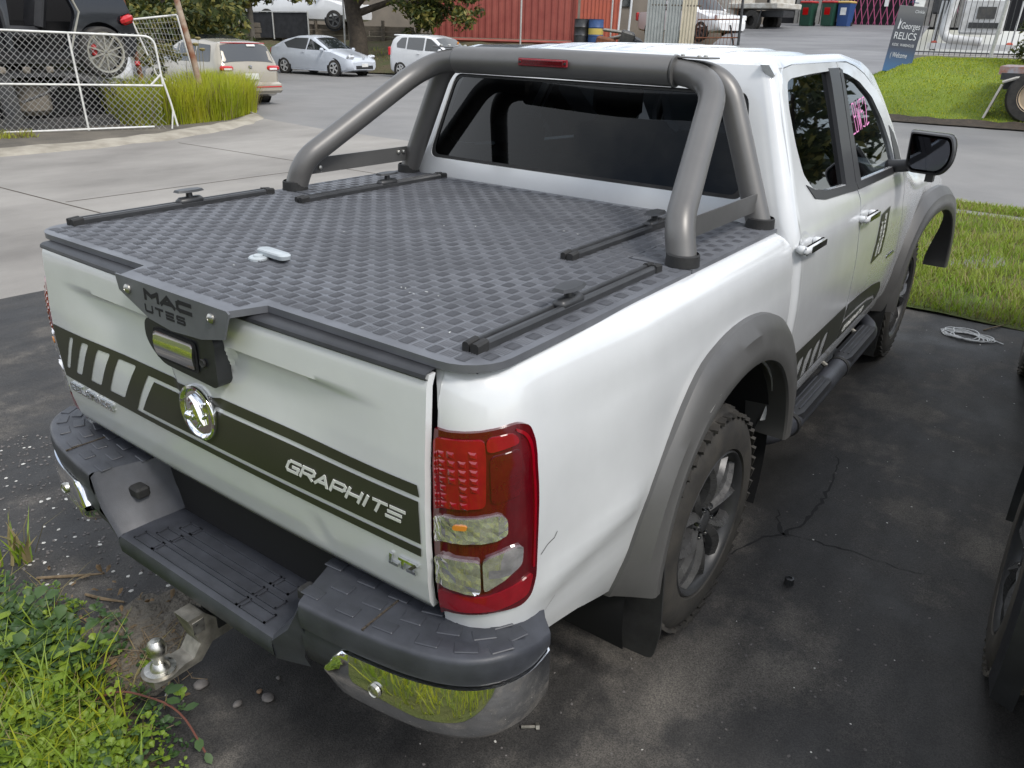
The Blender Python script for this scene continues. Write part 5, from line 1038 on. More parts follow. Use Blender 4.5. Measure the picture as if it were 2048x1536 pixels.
for k in range(-20, int(GL / pit) + 2):
    for s_ in (1, -1):
        x0, x1 = k * pit, k * pit + s_ * hgt * .92; n = 18; pts = []
        for i in range(n + 1):
            t = i / n; a = x0 + (x1 - x0) * t + (GL if False else 0); z = zb + hgt * t - .05 * a / GL * 0
            if s_ < 0: a += hgt * .92
            if 0 <= a <= GL: pts.append(gp(a, z) + V(.004 * s_, 0, 0))
        if len(pts) > 1: ms.tube([pts[0], pts[-1]], .0038, 3, False)
mm = ms.build('chain_mesh', 'wire', gt, 0); mm['kind'] = 'stuff'
tag(MB().tube([(-12.62, 6.14, .3), (-12.63, 6.12, .9), (-12.70, 6.0, 2.5)], .045, 8).build('rusty_post', 'rust', None, 50), 'thin rusty post leaning left beside the wrecked SUV', 'post')
tag(MB().tube([(-12.08, 7.0, .15), (-12.14, 6.90, 1.2), (-12.30, 6.72, 2.7)], [.06, .055, .05], 10).build('rusty_post', 'peeled_post', None, 50), 'rusty post with peeling pale paint leaning over the tall grass', 'post')
fp = thing('leaning_fence', 'bent white tube panel leaning against the peeling post behind the gate', 'fence panel', (-13.0, 6.6, .15))
Q = [V(-12.93, 6.28, 1.86), V(-12.52, 6.92, 1.96), V(-12.30, 7.05, .55), V(-12.75, 6.5, .95)]
for a, b in zip(Q, Q[1:] + Q[:1]): MB().tube([a - fp.location, b - fp.location], .018, 8).build('frame_tube', 'white_tube', fp, 50)
ms = MB()
for i in range(1, 13):
    t = i / 13
    ms.tube([Q[0].lerp(Q[1], t) - fp.location, Q[3].lerp(Q[2], t) - fp.location], .003, 3, False); ms.tube([Q[0].lerp(Q[3], t) - fp.location, Q[1].lerp(Q[2], t) - fp.location], .003, 3, False)
mm = ms.build('wire_mesh', 'wire', fp, 0); mm['kind'] = 'stuff'
push(newroots(before), 1.12); before = {o.name for o in bpy.data.objects}
# ---------------------------------------------------------------- retaining wall, fences, containers
mat('timber_grey', (0.155, 0.13, 0.10), 0.9, col2=(0.09, 0.078, 0.062), vscale=4, bump=0.5, bscale=40, vstretch=(1, 1, 6)); mat('shade_cloth', (0.020, 0.021, 0.024), 0.9, var=0.3, vscale=6)
rw = thing('retaining_wall', 'weathered timber retaining wall behind the silver car', 'wall', (-26, 22, 1.3))
A, B = V(-29.5, 20.6, 1.30), V(-22.3, 24.3, 1.30); d = (B - A).normalized(); Lw = (B - A).length; an = math.atan2(d.y, d.x); pl = None; rt = random.Random(4)
for r_ in range(3):
    for k in range(3):
        s0 = k * Lw / 3 + (r_ % 2) * .8 - .4; L_ = Lw / 3 - .02
        if pl is None: pl = MB().cbox((0, 0, 0), (L_, .06, .19), .008).build('plank', 'timber_grey', rw, 30); o = pl
        else: o = pl.copy(); COL.objects.link(o); o.parent = rw
        o.location = A + d * (s0 + L_ / 2) + V(rt.uniform(-.02, .02), -.02 * (r_ % 2), .14 + r_ * .20) - rw.location; o.rotation_euler = (rt.uniform(-.03, .03), rt.uniform(-.01, .01), an)
po = None
for k in range(6):
    if po is None: po = MB().tube([(0, 0, -.3), (0, 0, .85)], .07, 10).build('post', 'timber_grey', rw, 40); o = po
    else: o = po.copy(); COL.objects.link(o); o.parent = rw
    o.location = A + d * (.6 + k * 1.45) + V(.06, -.10, 0) - rw.location
def post_fence(name, label, P, h, pm, step, panel=None, r=.03, cat='fence', rail=True):
    e = thing(name, label, cat, P[0]); p0 = Vector(P[0]); p1 = Vector(P[1]); n = max(2, int((p1 - p0).length / step) + 1); po = None
    for i in range(n):
        if po is None: po = MB().tube([(0, 0, 0), (0, 0, h)], r, 8).build('post', pm, e, 50); o = po
        else: o = po.copy(); COL.objects.link(o); o.parent = e
        o.location = (p1 - p0) * (i / (n - 1))
    if rail: MB().tube([V(0, 0, h), p1 - p0 + V(0, 0, h)], r * .7, 6).build('top_rail', pm, e)
    if panel: MB().grid([[V(0, .03, .05), p1 - p0 + V(0, .03, .05)], [V(0, .03, h - .03), p1 - p0 + V(0, .03, h - .03)]]).build('cloth', panel, e, 0)
    return e
post_fence('shade_fence', 'black shade-cloth fence with grey posts beneath the left tree', (( -33.0, 19.9, 1.25), (-26.2, 21.6, 1.35)), 1.05, 'galv', 1.6, 'shade_cloth')
post_fence('wire_fence', 'row of galvanised fence posts in front of the red container', ((-24.4, 21.9, 1.1), (-15.4, 27.6, 1.5)), 2.3, 'galv', 3.1, None, .035)
mat('container_red', (0.23, 0.045, 0.035), 0.6, col2=(0.30, 0.075, 0.055), vscale=1.6, bump=0.2, bscale=30, detail=7); mat('container_orange', (0.42, 0.10, 0.055), 0.6, col2=(0.34, 0.085, 0.055), vscale=2)
def corr(e, name, a, b, z0, z1, m, pitch=.28, dep=.04):
    a, b = V(*a, 0), V(*b, 0); d = (b - a).normalized(); n = V(d.y, -d.x, 0); L_ = (b - a).length; P = []; s = 0
    while s < L_:
        for ds, o in ((0, 0), (pitch * .3, 0), (pitch * .5, dep), (pitch * .8, dep)):
            if s + ds <= L_: P.append(a + d * (s + ds) - n * o)
        s += pitch
    return MB().grid([[p + V(0, 0, z) - e.location for p in P] for z in (z0, z1)]).build(name, m, e, 0)
ct = thing('shipping_container', 'dark red corrugated shipping container behind the right tree', 'container', (-20.5, 27.5, 1.45))
corr(ct, 'side_wall', (-23.0, 25.7), (-18.1, 29.2), 1.60, 4.05, 'container_red'); corr(ct, 'end_wall', (-18.1, 29.2), (-19.5, 31.1), 1.60, 4.05, 'container_red')
for z in (1.50, 4.05): MB().tube([V(-23.0, 25.7, z) - ct.location, V(-18.1, 29.2, z) - ct.location], .07, 4).build('rail', 'container_red', ct, 0)
for p in ((-18.08, 29.18), (-23.0, 25.7)): MB().box(V(*p, 2.75) - ct.location, (.14, .14, 2.6)).build('corner_post', 'container_red', ct, 0)
ct = thing('shipping_container', 'orange red container end standing right of the dark red container', 'container', (-17.2, 29.9, 1.45))
corr(ct, 'side_wall', (-17.95, 29.35), (-16.55, 30.3), 1.55, 4.05, 'container_orange', .16, .03); corr(ct, 'end_wall', (-16.55, 30.3), (-18.0, 32.5), 1.55, 4.05, 'container_orange')
MB().box(V(-17.25, 29.83, 1.5) - ct.location, (1.7, .12, .12), Matrix.Rotation(.6, 3, 'Z')).build('sill', 'container_orange', ct, 0)
mat('drum_blue', (0.03, 0.075, 0.20), 0.5, var=0.2); mat('drum_yellow', (0.55, 0.42, 0.10), 0.5)
def drum(label, x, y, z, m, band=False):
    e = thing('oil_drum', label, 'drum', (x, y, z), 0, None)
    MB().lathe([(0, 0), (0, .29), (.29, .29), (.30, .305), (.32, .29), (.58, .29), (.60, .305), (.62, .29), (.88, .29), (.89, .30), (.88, .27), (.86, 0)], (0, 0, 0), 'z', 22).build('shell', m, e, 40)
    if band: MB().lathe([(.34, .2935), (.56, .2935)], (0, 0, 0), 'z', 22).build('label_band', 'drum_yellow', e)
drum('blue oil drum with yellow band by the orange container', -15.75, 27.05, 1.52, 'drum_blue', True); drum('black oil drum left of the blue drum', -16.35, 26.95, 1.52, 'rail_black')
mat('sheet_grey', (0.36, 0.38, 0.37), 0.5, metal=0.3, var=0.12, vscale=3); mat('sheet_cream', (0.52, 0.47, 0.36), 0.6, var=0.1, vscale=3)
for lab, a, b, m in (('grey corrugated steel sheet left of the cream one', (-13.15, 26.2), (-12.55, 26.5), 'sheet_grey'), ('grey corrugated steel sheet next to the cream one', (-12.52, 26.5), (-12.05, 26.75), 'sheet_grey'), ('cream corrugated steel sheet beside the mesh gate', (-12.02, 26.72), (-11.55, 26.98), 'sheet_cream')):
    e = thing('corrugated_sheet', lab, 'metal sheet', (a[0], a[1], 1.4), 0, 'corrugated sheets'); corr(e, 'sheet', a, b, 1.45, 3.6, m, .11, .03)
    MB().tube([V(*a, 2.9) + V(.1, .1, 0) - e.location, V(*b, 2.9) + V(.1, .1, 0) - e.location], .03, 6).build('batten', 'timber_grey', e)
mat('orange_red', (0.48, 0.09, 0.05), 0.6, var=0.1)
yg = thing('yard_gate', 'rust-red barred gate right of the cream sheet', 'gate', (-11.5, 27.0, 1.45))
ga, gb = V(-11.5, 27.0, 0), V(-10.15, 27.6, 0)
for z in (1.85, 2.45, 3.2): MB().tube([ga + V(0, 0, z) - yg.location, gb + V(0, 0, z + .05) - yg.location], .025, 6).build('rail', 'rust', yg)
bb = None
for k in range(13):
    o = MB().tube([(0, 0, .15), (0, 0, 1.75)], .009, 5).build('bar', 'rust', yg) if bb is None else bb.copy()
    if bb is None: bb = o
    else: COL.objects.link(o); o.parent = yg
    o.location = ga.lerp(gb, k / 12) + V(0, 0, 1.45) - yg.location
MB().tube([gb + V(.05, 0, 1.4) - yg.location, gb + V(.0, 0, 3.3) - yg.location], .05, 8).build('hinge_post', 'rail_black', yg); MB().tube([gb + V(-.35, 0, 2.3) - yg.location, gb + V(-.05, 0, 1.4) - yg.location], .035, 6).build('prop', 'rail_black', yg)
# heap of scrap left of the sheets
hp = thing('scrap_engine', 'rusty engine and axle scrap heaped beside the blue drum', 'scrap metal', (-14.6, 26.6, 1.45))
for (x, y, z, dx, dy, dz, m, r_) in ((-14.9, 26.4, .15, .7, .5, .35, 'rust', .2), (-14.4, 26.5, .35, 1.4, .16, .14, 'steel_dull', -.15), (-14.0, 26.4, .28, .5, .45, .55, 'wreck_dust', .3), (-14.8, 26.8, .55, .9, .2, .12, 'steel_dull', .1), (-13.7, 26.6, .18, .4, .4, .30, 'rail_black', .5)):
    MB().cbox((x + 14.6, y - 26.6, z), (dx, dy, dz), .05, Matrix.Rotation(r_, 3, 'Y') @ Matrix.Rotation(r_ * 2, 3, 'Z')).build('part_block', m, hp, 30)
lf = MB()
for k in (0, 1): lf.tube([(-.1 + k * .45, .35, .5), (-.05 + k * .45, .35, 2.2)], .04, 6)
lf.build('frame_upright', 'pale_white', hp); 
# ---------------------------------------------------------------- upper right: truck, bins, shed, sign, machine
mat('deck_white', (0.55, 0.54, 0.50), 0.6, col2=(0.35, 0.32, 0.27), vscale=4)
ft = thing('tipper_truck', 'white-decked truck with black wheels parked in front of the wheelie bins', 'truck', (-12.3, 35.6, 2.18), rad(-15))
MB().cbox((0, 0, 1.02), (2.6, 1.8, .22), .03).cbox((.9, 0, 1.5), (.08, 1.8, .9), .02).build('deck', 'deck_white', ft, 30); MB().box((0, 0, .72), (2.6, .8, .24)).build('chassis', 'rail_black', ft, 0); MB().cbox((-1.7, 0, 1.25), (1.3, 1.7, 1.5), .12).build('cab', 'deck_white', ft, 40)
for x in (.0, -1.8):
    for y in (-.75, .75):
        wt = MB().lathe([(-.14, .20), (-.14, .40), (-.10, .43), (.10, .43), (.14, .40), (.14, .24), (.08, .22), (.06, 0)], (x, y, .43), 'y', 24).build('wheel', 'tyre_rubber', ft)
MB().box((.5, -.95, .62), (.03, .06, .6), Matrix.Rotation(.25, 3, 'Y')).build('mud_flap', 'rail_black', ft, 0)
mat('bin_green', (0.012, 0.055, 0.035), 0.5); mat('bin_red', (0.42, 0.03, 0.03), 0.5); mat('bin_blue', (0.02, 0.06, 0.19), 0.5); mat('bin_yellow', (0.55, 0.38, 0.12), 0.5)
def wbin(label, x, y, z, body, lidm, s=1.0):
    e = thing('wheelie_bin', label, 'bin', (x, y, z), rad(-8), 'wheelie bins by the shed')
    MB().box((0, 0, .48), (.46, .52, .92), None, 1.18).build('tub', body, e, 0); MB().cbox((0, -.02, .99), (.60, .68, .09), .03).build('lid', lidm, e, 40); MB().tube([(-.26, .36, .90), (.26, .36, .90)], .02, 6).build('handle', body, e)
    for sx in (-.22, .22): MB().lathe([(-.03, 0), (-.03, .10), (.03, .10), (.03, 0)], (sx, .26, .10), 'x', 12).build('wheel', 'rubber', e)
    MB().box((0, -.305, .62), (.26, .012, .30), Matrix.Rotation(.05, 3, 'X')).build('sticker', 'red_bright' if body == 'bin_green' else 'plate_white', e, 0)
wbin('green wheelie bin with red lid, nearest the tipper truck', -11.05, 37.9, 2.48, 'bin_green', 'bin_red'); wbin('green wheelie bin with red lid between its twin and the blue bin', -10.15, 38.1, 2.50, 'bin_green', 'bin_red'); wbin('blue wheelie bin with yellow lid', -9.5, 38.3, 2.50, 'bin_blue', 'bin_yellow')
mat('board_grey', (0.27, 0.26, 0.24), 0.85, var=0.2, vscale=3); mat('pink_bar', (0.42, 0.10, 0.20), 0.5, metal=0.2); mat('shed_dark', (0.010, 0.010, 0.012), 0.9)
sh = thing('shed', 'grey board shed with a dark doorway up the driveway', 'building', (-9.0, 40.6, 2.6))
MB().box((1.2, .65, 1.6), (13.5, .3, 3.4)).build('wall', 'shed_dark', sh, 0)
bd = None; xs_ = list(np.arange(-3.6, -1.15, .21)) + list(np.arange(2.0, 4.0, .21))
for i, x in enumerate(xs_):
    o = MB().box((0, 0, 1.6), (.17, .05, 3.2)).build('board', 'board_grey', sh, 0) if bd is None else bd.copy()
    if bd is None: bd = o
    else: COL.objects.link(o); o.parent = sh
    o.location = (x, .42 - (i % 2) * .03, 0)
lt = thing('lattice_gate', 'pink folding lattice gate across the shed doorway', 'gate', (-9.0, 40.55, 2.6)); lb = {}
for s_ in (1, -1):
    for k in range(11):
        if s_ not in lb: o = lb[s_] = MB().tube([(-s_ * .34, 0, 0), (s_ * .34, 0, 2.6)] if s_ > 0 else [(.34, 0, 0), (-.34, 0, 2.6)], .022, 5).build('lattice_bar', 'pink_bar', lt)
        else: o = lb[s_].copy(); COL.objects.link(o); o.parent = lt
        o.location = (-.95 + k * .285, .20 + .03 * s_, .05)
MB().box((.6, .1, 1.0), (.18, .01, .35)).build('notice', 'plate_white', lt, 0)
l2 = thing('lattice_gate', 'pink folding lattice gate behind the leaning sign board', 'gate', (-5.2, 40.9, 2.6))
for s_ in (1, -1):
    for k in range(8):
        o = lb[s_].copy(); COL.objects.link(o); o.parent = l2; o.location = (-1.0 + k * .3, .15 + .03 * s_, .05)
# leaning sign board, blue fading to grey towards the top
def sign_mat():
    m = bpy.data.materials.new('sign_print'); m.use_nodes = True; t = m.node_tree; b = t.nodes['Principled BSDF']; MATS['sign_print'] = m; b.inputs['Roughness'].default_value = .35
    tcn = t.nodes.new('ShaderNodeTexCoord'); sp = t.nodes.new('ShaderNodeSeparateXYZ'); r = t.nodes.new('ShaderNodeValToRGB'); t.links.new(tcn.outputs['Object'], sp.inputs[0])
    mr = N(t, 'ShaderNodeMapRange'); mr.inputs[1].default_value = 0; mr.inputs[2].default_value = 1.45; t.links.new(sp.outputs['Z'], mr.inputs[0]); t.links.new(mr.outputs[0], r.inputs[0]); t.links.new(r.outputs[0], b.inputs['Base Color'])
    e = r.color_ramp.elements; e[0].position = 0; e[0].color = (.05, .16, .34, 1); e[1].position = .45; e[1].color = (.05, .055, .075, 1); k = e.new(.85); k.color = (.07, .072, .08, 1); k = e.new(1.0); k.color = (.13, .13, .13, 1)
sign_mat(); mat('sign_white', (0.62, 0.63, 0.65), 0.4)
sg_ = thing('sign_board', 'tall blue and grey sign board reading Welcome, leaning on the driveway corner', 'sign', (-2.98, 19.72, 1.16), rad(12)); sg_.rotation_euler = (rad(-8), rad(4), rad(12)); sg_.scale = (.92, .92, .96)
MB().cbox((0, 0, .82), (.66, .04, 1.52), .01).build('board', 'sign_print', sg_, 30)
def words(parent, txt, x, z, size, m, y=-.026, w=None):
    cu_ = bpy.data.curves.new('t', 'FONT'); cu_.body = txt; cu_.size = size; cu_.align_x = 'CENTER'; cu_.extrude = .001; tmp = bpy.data.objects.new('t', cu_); COL.objects.link(tmp); bpy.context.view_layer.update()
    me = bpy.data.meshes.new_from_object(tmp.evaluated_get(bpy.context.evaluated_depsgraph_get())); bpy.data.objects.remove(tmp); me.name = 'lettering'; me.materials.clear()
    o = link('lettering', me, m, parent); o.location = (x, y, z); o.rotation_euler = (math.pi / 2, 0, 0)
    if w: o.scale = (w / max(.01, o.dimensions.x), 1, 1)
    return o
words(sg_, 'Georges', .06, 1.06, .21, 'sign_white', w=.44); words(sg_, 'RELICS', -.01, .82, .23, 'sign_white', w=.52); words(sg_, 'KIOSK  WAREHOUSE', 0, .66, .09, 'sign_white', w=.52); words(sg_, '( Welcome', -.04, .40, .17, 'sign_white', w=.40); words(sg_, 'Clinkle', .18, 1.43, .10, 'sign_white', w=.22)
MB().prism([(-.24, -.026, 1.05), (-.20, -.026, 1.05), (-.205, -.026, 1.12), (-.17, -.026, 1.24), (-.20, -.026, 1.20), (-.225, -.026, 1.30)], (0, -.002, 0)).build('figure_mark', 'sign_white', sg_, 0)
MB().box((.12, .01, 1.66), (.24, .02, .15)).build('arrow_card', 'plate_white', sg_, 0); MB().tube([(-.1, .01, 1.66), (-.02, -.004, 1.70), (.0, -.004, 1.66), (.1, -.004, 1.66)], .008, 5).build('arrow', 'drum_blue', sg_); MB().box((-.22, .05, .04), (.05, .05, .22)).build('leg', 'timber_grey', sg_, 0)
# white machine with a big pipe, behind a bar fence
mat('machine_white', (0.62, 0.63, 0.64), 0.5, col2=(0.45, 0.45, 0.44), vscale=4)
mc = thing('pump_machine', 'white pump machine with a bent pipe behind the bar fence on the lawn crest', 'machine', (-2.3, 25.2, 1.6), rad(8))
MB().cbox((.15, .3, 1.0), (1.1, .8, .9), .05).cbox((-.05, .35, 1.75), (.7, .6, .7), .06).build('housing', 'machine_white', mc, 30); MB().box((0, .2, .22), (2.2, 1.0, .16)).build('base_frame', 'machine_white', mc, 0); MB().box((.2, -.115, .78), (.75, .04, .14)).build('vent', 'rail_black', mc, 0); MB().box((.2, -.12, 1.1), (.45, .02, .3)).build('dark_panel', 'wreck_dust', mc, 0)
MB().tube(fillet([(-.55, -.05, 2.1), (-.68, -.2, 1.2), (-.80, -.25, .42), (.25, -.25, .36)], [0, .3, .35, 0], 8), .12, 14).build('pipe', 'machine_white', mc, 50)
for x in (-.95, .95): MB().cbox((x, .0, .28), (.16, .12, .16), .03).build('reflector', 'orange_red', mc, 30)
for x in (-1.0, -.9, .98): MB().tube([(x, 0, .1), (x + .05, 0, 1.4)], .03, 6).build('stand', 'machine_white', mc)
MB().cbox((-1.0, 1.6, 1.35), (.5, .3, .5), .04).build('control_box', 'drum_blue' if False else 'rail_black', mc, 30); MB().tube([(-1.0, 1.6, .1), (-1.0, 1.6, 1.2)], .03, 6).build('stand', 'rail_black', mc)
bf = thing('bar_fence', 'thin black bar fence along the crest of the lawn', 'fence', (-3.6, 21.95, 1.6), math.atan2(.08, 1)); bb = None
for k in range(44):
    o = MB().tube([(0, 0, 0), (0, 0, 1.9)], .008, 5).build('bar', 'rail_black', bf) if bb is None else bb.copy()
    if bb is None: bb = o
    else: COL.objects.link(o); o.parent = bf
    o.location = (.12 * k, 0, 0)
for z in (.08, 1.85): MB().tube([(0, 0, z), (5.3, 0, z)], .016, 6).build('rail', 'rail_black', bf)
for x in (2.25, 4.9): MB().tube([(x, -.02, -.1), (x + .12, -.02, 2.2)], .045, 8).build('post', 'galv', bf)
# flatbed trailer corner at the frame's right edge
tb = thing('flatbed_trailer', 'worn flatbed trailer with dual wheel parked at the foot of the lawn', 'trailer', (1.2, 16.4, zo(1.2, 16.4)), rad(3))
mat('deck_rust', (0.33, 0.36, 0.40), 0.6, col2=(0.30, 0.11, 0.045), vscale=6); mat('rim_cream', (0.50, 0.40, 0.28), 0.6)
MB().box((.7, .6, .90), (4.6, 2.2, .14)).build('deck', 'deck_rust', tb, 0); MB().box((.7, -.46, .80), (4.5, .10, .12)).build('chassis_rail', 'rail_black', tb, 0); MB().box((.7, .5, .66), (4.4, .9, .2)).build('chassis', 'rail_black', tb, 0)
for x in (-.92, .15, 1.5):
    wt = MB().lathe([(-.13, .26), (-.13, .44), (-.08, .48), (.10, .48), (.14, .44), (.14, .28)], (x, -.42, .48), 'y', 30).build('wheel', 'tyre_rubber', tb)
    MB().lathe([(-.135, .29), (-.12, .27), (-.06, .24), (-.05, .10), (-.09, .08), (-.09, 0)], (x, -.42, .48), 'y', 26).build('rim', 'rim_cream', wt)
    if x < -.5: break
wq = dup(wt, tb); wq.location = (1.0, 0, 0)
MB().box((-1.58, -.40, .36), (.035, .42, .62), Matrix.Rotation(.28, 3, 'Y')).build('mud_flap', 'deck_white', tb, 0); MB().tube([(-1.50, -.5, .70), (-1.3, -.5, .78), (-1.0, -.5, .82)], .03, 6).build('flap_bracket', 'deck_white', tb)

push(newroots(before), 1.2)
# warehouse beyond the retained yard, workshop across the lane behind the viewer
mat('wall_tan', (0.22, 0.19, 0.155), 0.9, col2=(0.17, 0.15, 0.125), vscale=1.2); mat('wall_brick', (0.19, 0.085, 0.065), 0.9, col2=(0.14, 0.065, 0.05), vscale=2.5, bump=0.4, bscale=20)
wh = thing('warehouse', 'tan warehouse wall seen in gaps behind the trees and retained yard', 'building', (-34, 34, 1.5), rad(38))
MB().box((0, 0, 3), (44, .4, 6)).build('wall', 'wall_tan', wh, 0); MB().box((0, -.3, 6.1), (45, 1.2, .3)).build('eave', 'sheet_grey', wh, 0)
for k in range(8): MB().box((-17 + k * 5, -.24, 2.6), (2.4, .1, 1.4)).build('window', 'car_glass', wh, 0)
ws_ = thing('workshop', 'red-brown workshop wall mirrored in the chrome bumper corner', 'building', (-2, -12.5, 0))
MB().box((0, 0, 1.9), (34, .4, 3.8)).build('wall', 'wall_brick', ws_, 0); MB().box((0, .2, 3.9), (35, 1.4, .25)).build('eave', 'sheet_grey', ws_, 0)
for k in range(6): MB().box((-13 + k * 5.2, .22, 1.5), (2.6, .1, 3.0)).build('roller_door', 'sheet_grey' if k % 2 else 'wall_tan', ws_, 0)
# ---------------------------------------------------------------- foliage
mat('leaf_dark', (0.040, 0.062, 0.016), 0.55, col2=(0.075, 0.095, 0.020), vscale=3, translucent=.25); mat('leaf_light', (0.16, 0.175, 0.035), 0.55, col2=(0.25, 0.21, 0.05), vscale=3, translucent=.3); mat('bark', (0.075, 0.060, 0.045), 0.9, col2=(0.04, 0.032, 0.025), vscale=8, bump=0.8, bscale=30, bdist=0.03); mat('bark_pale', (0.24, 0.21, 0.17), 0.9, var=0.2)
mat('blade', (0.36, 0.43, 0.022), 0.6, col2=(0.50, 0.50, 0.04), vscale=1.2, translucent=.45); mat('blade_dry', (0.30, 0.24, 0.12), 0.8, col2=(0.22, 0.19, 0.07), vscale=4, translucent=.2); mat('blade_verge', (0.21, 0.33, 0.022), 0.6, col2=(0.31, 0.36, 0.05), vscale=1.6, translucent=.42)
mat('weed', (0.15, 0.25, 0.022), 0.5, col2=(0.26, 0.35, 0.035), vscale=6, translucent=.3); mat('weed_dark', (0.038, 0.085, 0.022), 0.5, col2=(0.065, 0.12, 0.03), vscale=9, translucent=.2); mat('flower_yellow', (0.55, 0.50, 0.06), 0.6); mat('stem_red', (0.14, 0.05, 0.035), 0.6); mat('twig', (0.17, 0.125, 0.075), 0.85, var=0.3, vscale=30)
def leaves(name, centres, n, size, m, parent, seed, spread=1.0, m2=None, frac=.3):
    """n folded leaf quads scattered round clump centres (x, y, z, r)"""
    g = np.random.default_rng(seed); C = np.array(centres); k = g.choice(len(C), n, p=(C[:, 3] ** 2) / (C[:, 3] ** 2).sum())
    d = g.normal(size=(n, 3)); d /= np.linalg.norm(d, axis=1)[:, None]; r = C[k, 3][:, None] * (g.random((n, 1)) ** .45); P = C[k, :3] + d * r * np.array([1, 1, .8])
    nrm = d * .6 + g.normal(size=(n, 3)) * .6 + np.array([0, 0, .5]); nrm /= np.linalg.norm(nrm, axis=1)[:, None]; t = np.cross(nrm, g.normal(size=(n, 3))); t /= np.linalg.norm(t, axis=1)[:, None]; b = np.cross(nrm, t)
    s = size * g.uniform(.6, 1.35, (n, 1)); Vv = np.empty((n, 4, 3)); Vv[:, 0] = P - t * s; Vv[:, 1] = P + b * s * .42 + nrm * s * .12; Vv[:, 2] = P + t * s; Vv[:, 3] = P - b * s * .42 + nrm * s * .12
    Q = np.arange(n * 4).reshape(n, 4)
    mi = (g.random(n) < frac).astype(int)
    return npmesh(name, Vv.reshape(-1, 3), quads=Q, parent=parent, mats=[m, m2 or m], midx=mi)
def tree(name, label, base, trunk, limbs, clumps, n, size, seed, m='leaf_dark', m2='leaf_light', frac=.4, bark='bark', cat='tree'):
    e = thing(name, label, cat, base); b0 = Vector(base)
    MB().tube([Vector(p) for p in trunk[0]], trunk[1], 12).build('trunk', bark, e, 60)
    for P, R_ in limbs: MB().tube([Vector(p) for p in P], R_, 8).build('limb', bark, e, 60)
    leaves('crown', clumps, n, size, m, e, seed, 1, m2, frac); return e
rg = random.Random(21)
def cl(n, c, d, r0, r1): return [(c[0] + rg.gauss(0, d[0]), c[1] + rg.gauss(0, d[1]), c[2] + rg.gauss(0, d[2]), rg.uniform(r0, r1)) for _ in range(n)]
before = {o.name for o in bpy.data.objects}
# crown of the left tree spans from the wrecks to the slender trunk
tree('yard_tree', 'leafy tree with a slender pale trunk behind the champagne wagon', (-23.3, 16.6, .55), ([(0, 0, 0), (.02, 0, 1.2), (-.05, .05, 2.6), (-.3, .1, 4)], [.10, .09, .08, .05]), [([(-.05, 0, 1.9), (-.8, -.5, 2.6), (-1.8, -1.2, 3.1)], [.05, .04, .02]), ([(0, 0, 2.0), (.6, .5, 2.7), (1.1, .9, 3.2)], [.05, .035, .02])],
     cl(22, (-.7, -.7, 2.7), (1.1, 1.0, .6), .35, .7) + cl(14, (.7, .9, 2.5), (.6, .6, .4), .3, .55) + cl(18, (-1.6, -2.2, 2.2), (.9, .9, .7), .35, .65), 10500, .115, 5, frac=.55, bark='bark_pale')
tree('yard_tree', 'dense bushy tree standing behind the gate and wrecked SUV', (-22.6, 12.9, .3), ([(0, 0, 0), (.1, .1, 1.6), (0, 0, 3.4)], [.16, .13, .08]), [([(0, 0, 1.2), (.6, .5, 2.2)], [.06, .03]), ([(0, 0, 1.4), (-.7, -.5, 2.4)], [.06, .03])],
     cl(34, (0.3, .4, 2.1), (1.3, 1.4, .8), .4, .8), 10500, .11, 6, frac=.35)
tree('bank_tree', 'old dark-trunked tree with low spreading crown in front of the red container', (-22.3, 20.6, .9), ([(0, 0, -.3), (.05, 0, .6), (-.12, -.05, 1.5), (-.35, 0, 2.6), (-.5, .1, 4.0)], [.42, .33, .30, .27, .2]), [([(-.1, 0, 1.4), (.9, 1.0, 1.9), (2.2, 2.4, 1.8)], [.14, .10, .05]), ([(-.1, 0, 1.6), (.4, .6, 2.4), (1.6, 1.5, 2.9)], [.12, .08, .04]), ([(-.3, 0, 2.3), (-1.2, -.9, 3.0)], [.1, .05])],
     cl(26, (1.9, 1.9, 2.0), (.75, .8, .42), .35, .62) + cl(20, (1.0, 1.0, 2.9), (1.2, 1.2, .5), .4, .7) + cl(8, (3.1, 3.2, 2.1), (.4, .4, .35), .25, .45), 11000, .105, 9, frac=.38)
tree('clipped_shrub', 'round dark shrub at the right end of the lawn crest', (-.35, 20.6, 1.5), ([(0, 0, 0), (0, 0, 1.0)], [.06, .04]), [([(0, 0, .4), (.3, .2, .9)], [.03, .02])], cl(26, (.35, 0, .85), (.38, .35, .42), .2, .38), 6000, .055, 12, frac=.2, cat='shrub')
push(newroots(before), 1.2); before = {o.name for o in bpy.data.objects}
tree('climbing_vine', 'ragged vine growing through the leaning mesh panel', (-12.95, 6.75, .2), ([(0, 0, 0), (-.05, .05, .8), (-.1, 0, 1.7)], [.03, .025, .01]), [([(0, 0, .7), (.1, -.2, 1.2)], [.015, .01])], cl(22, (-.05, -.05, 1.15), (.14, .20, .42), .07, .17), 1500, .05, 14, frac=.6, cat='vine')
push(newroots(before), 1.12)
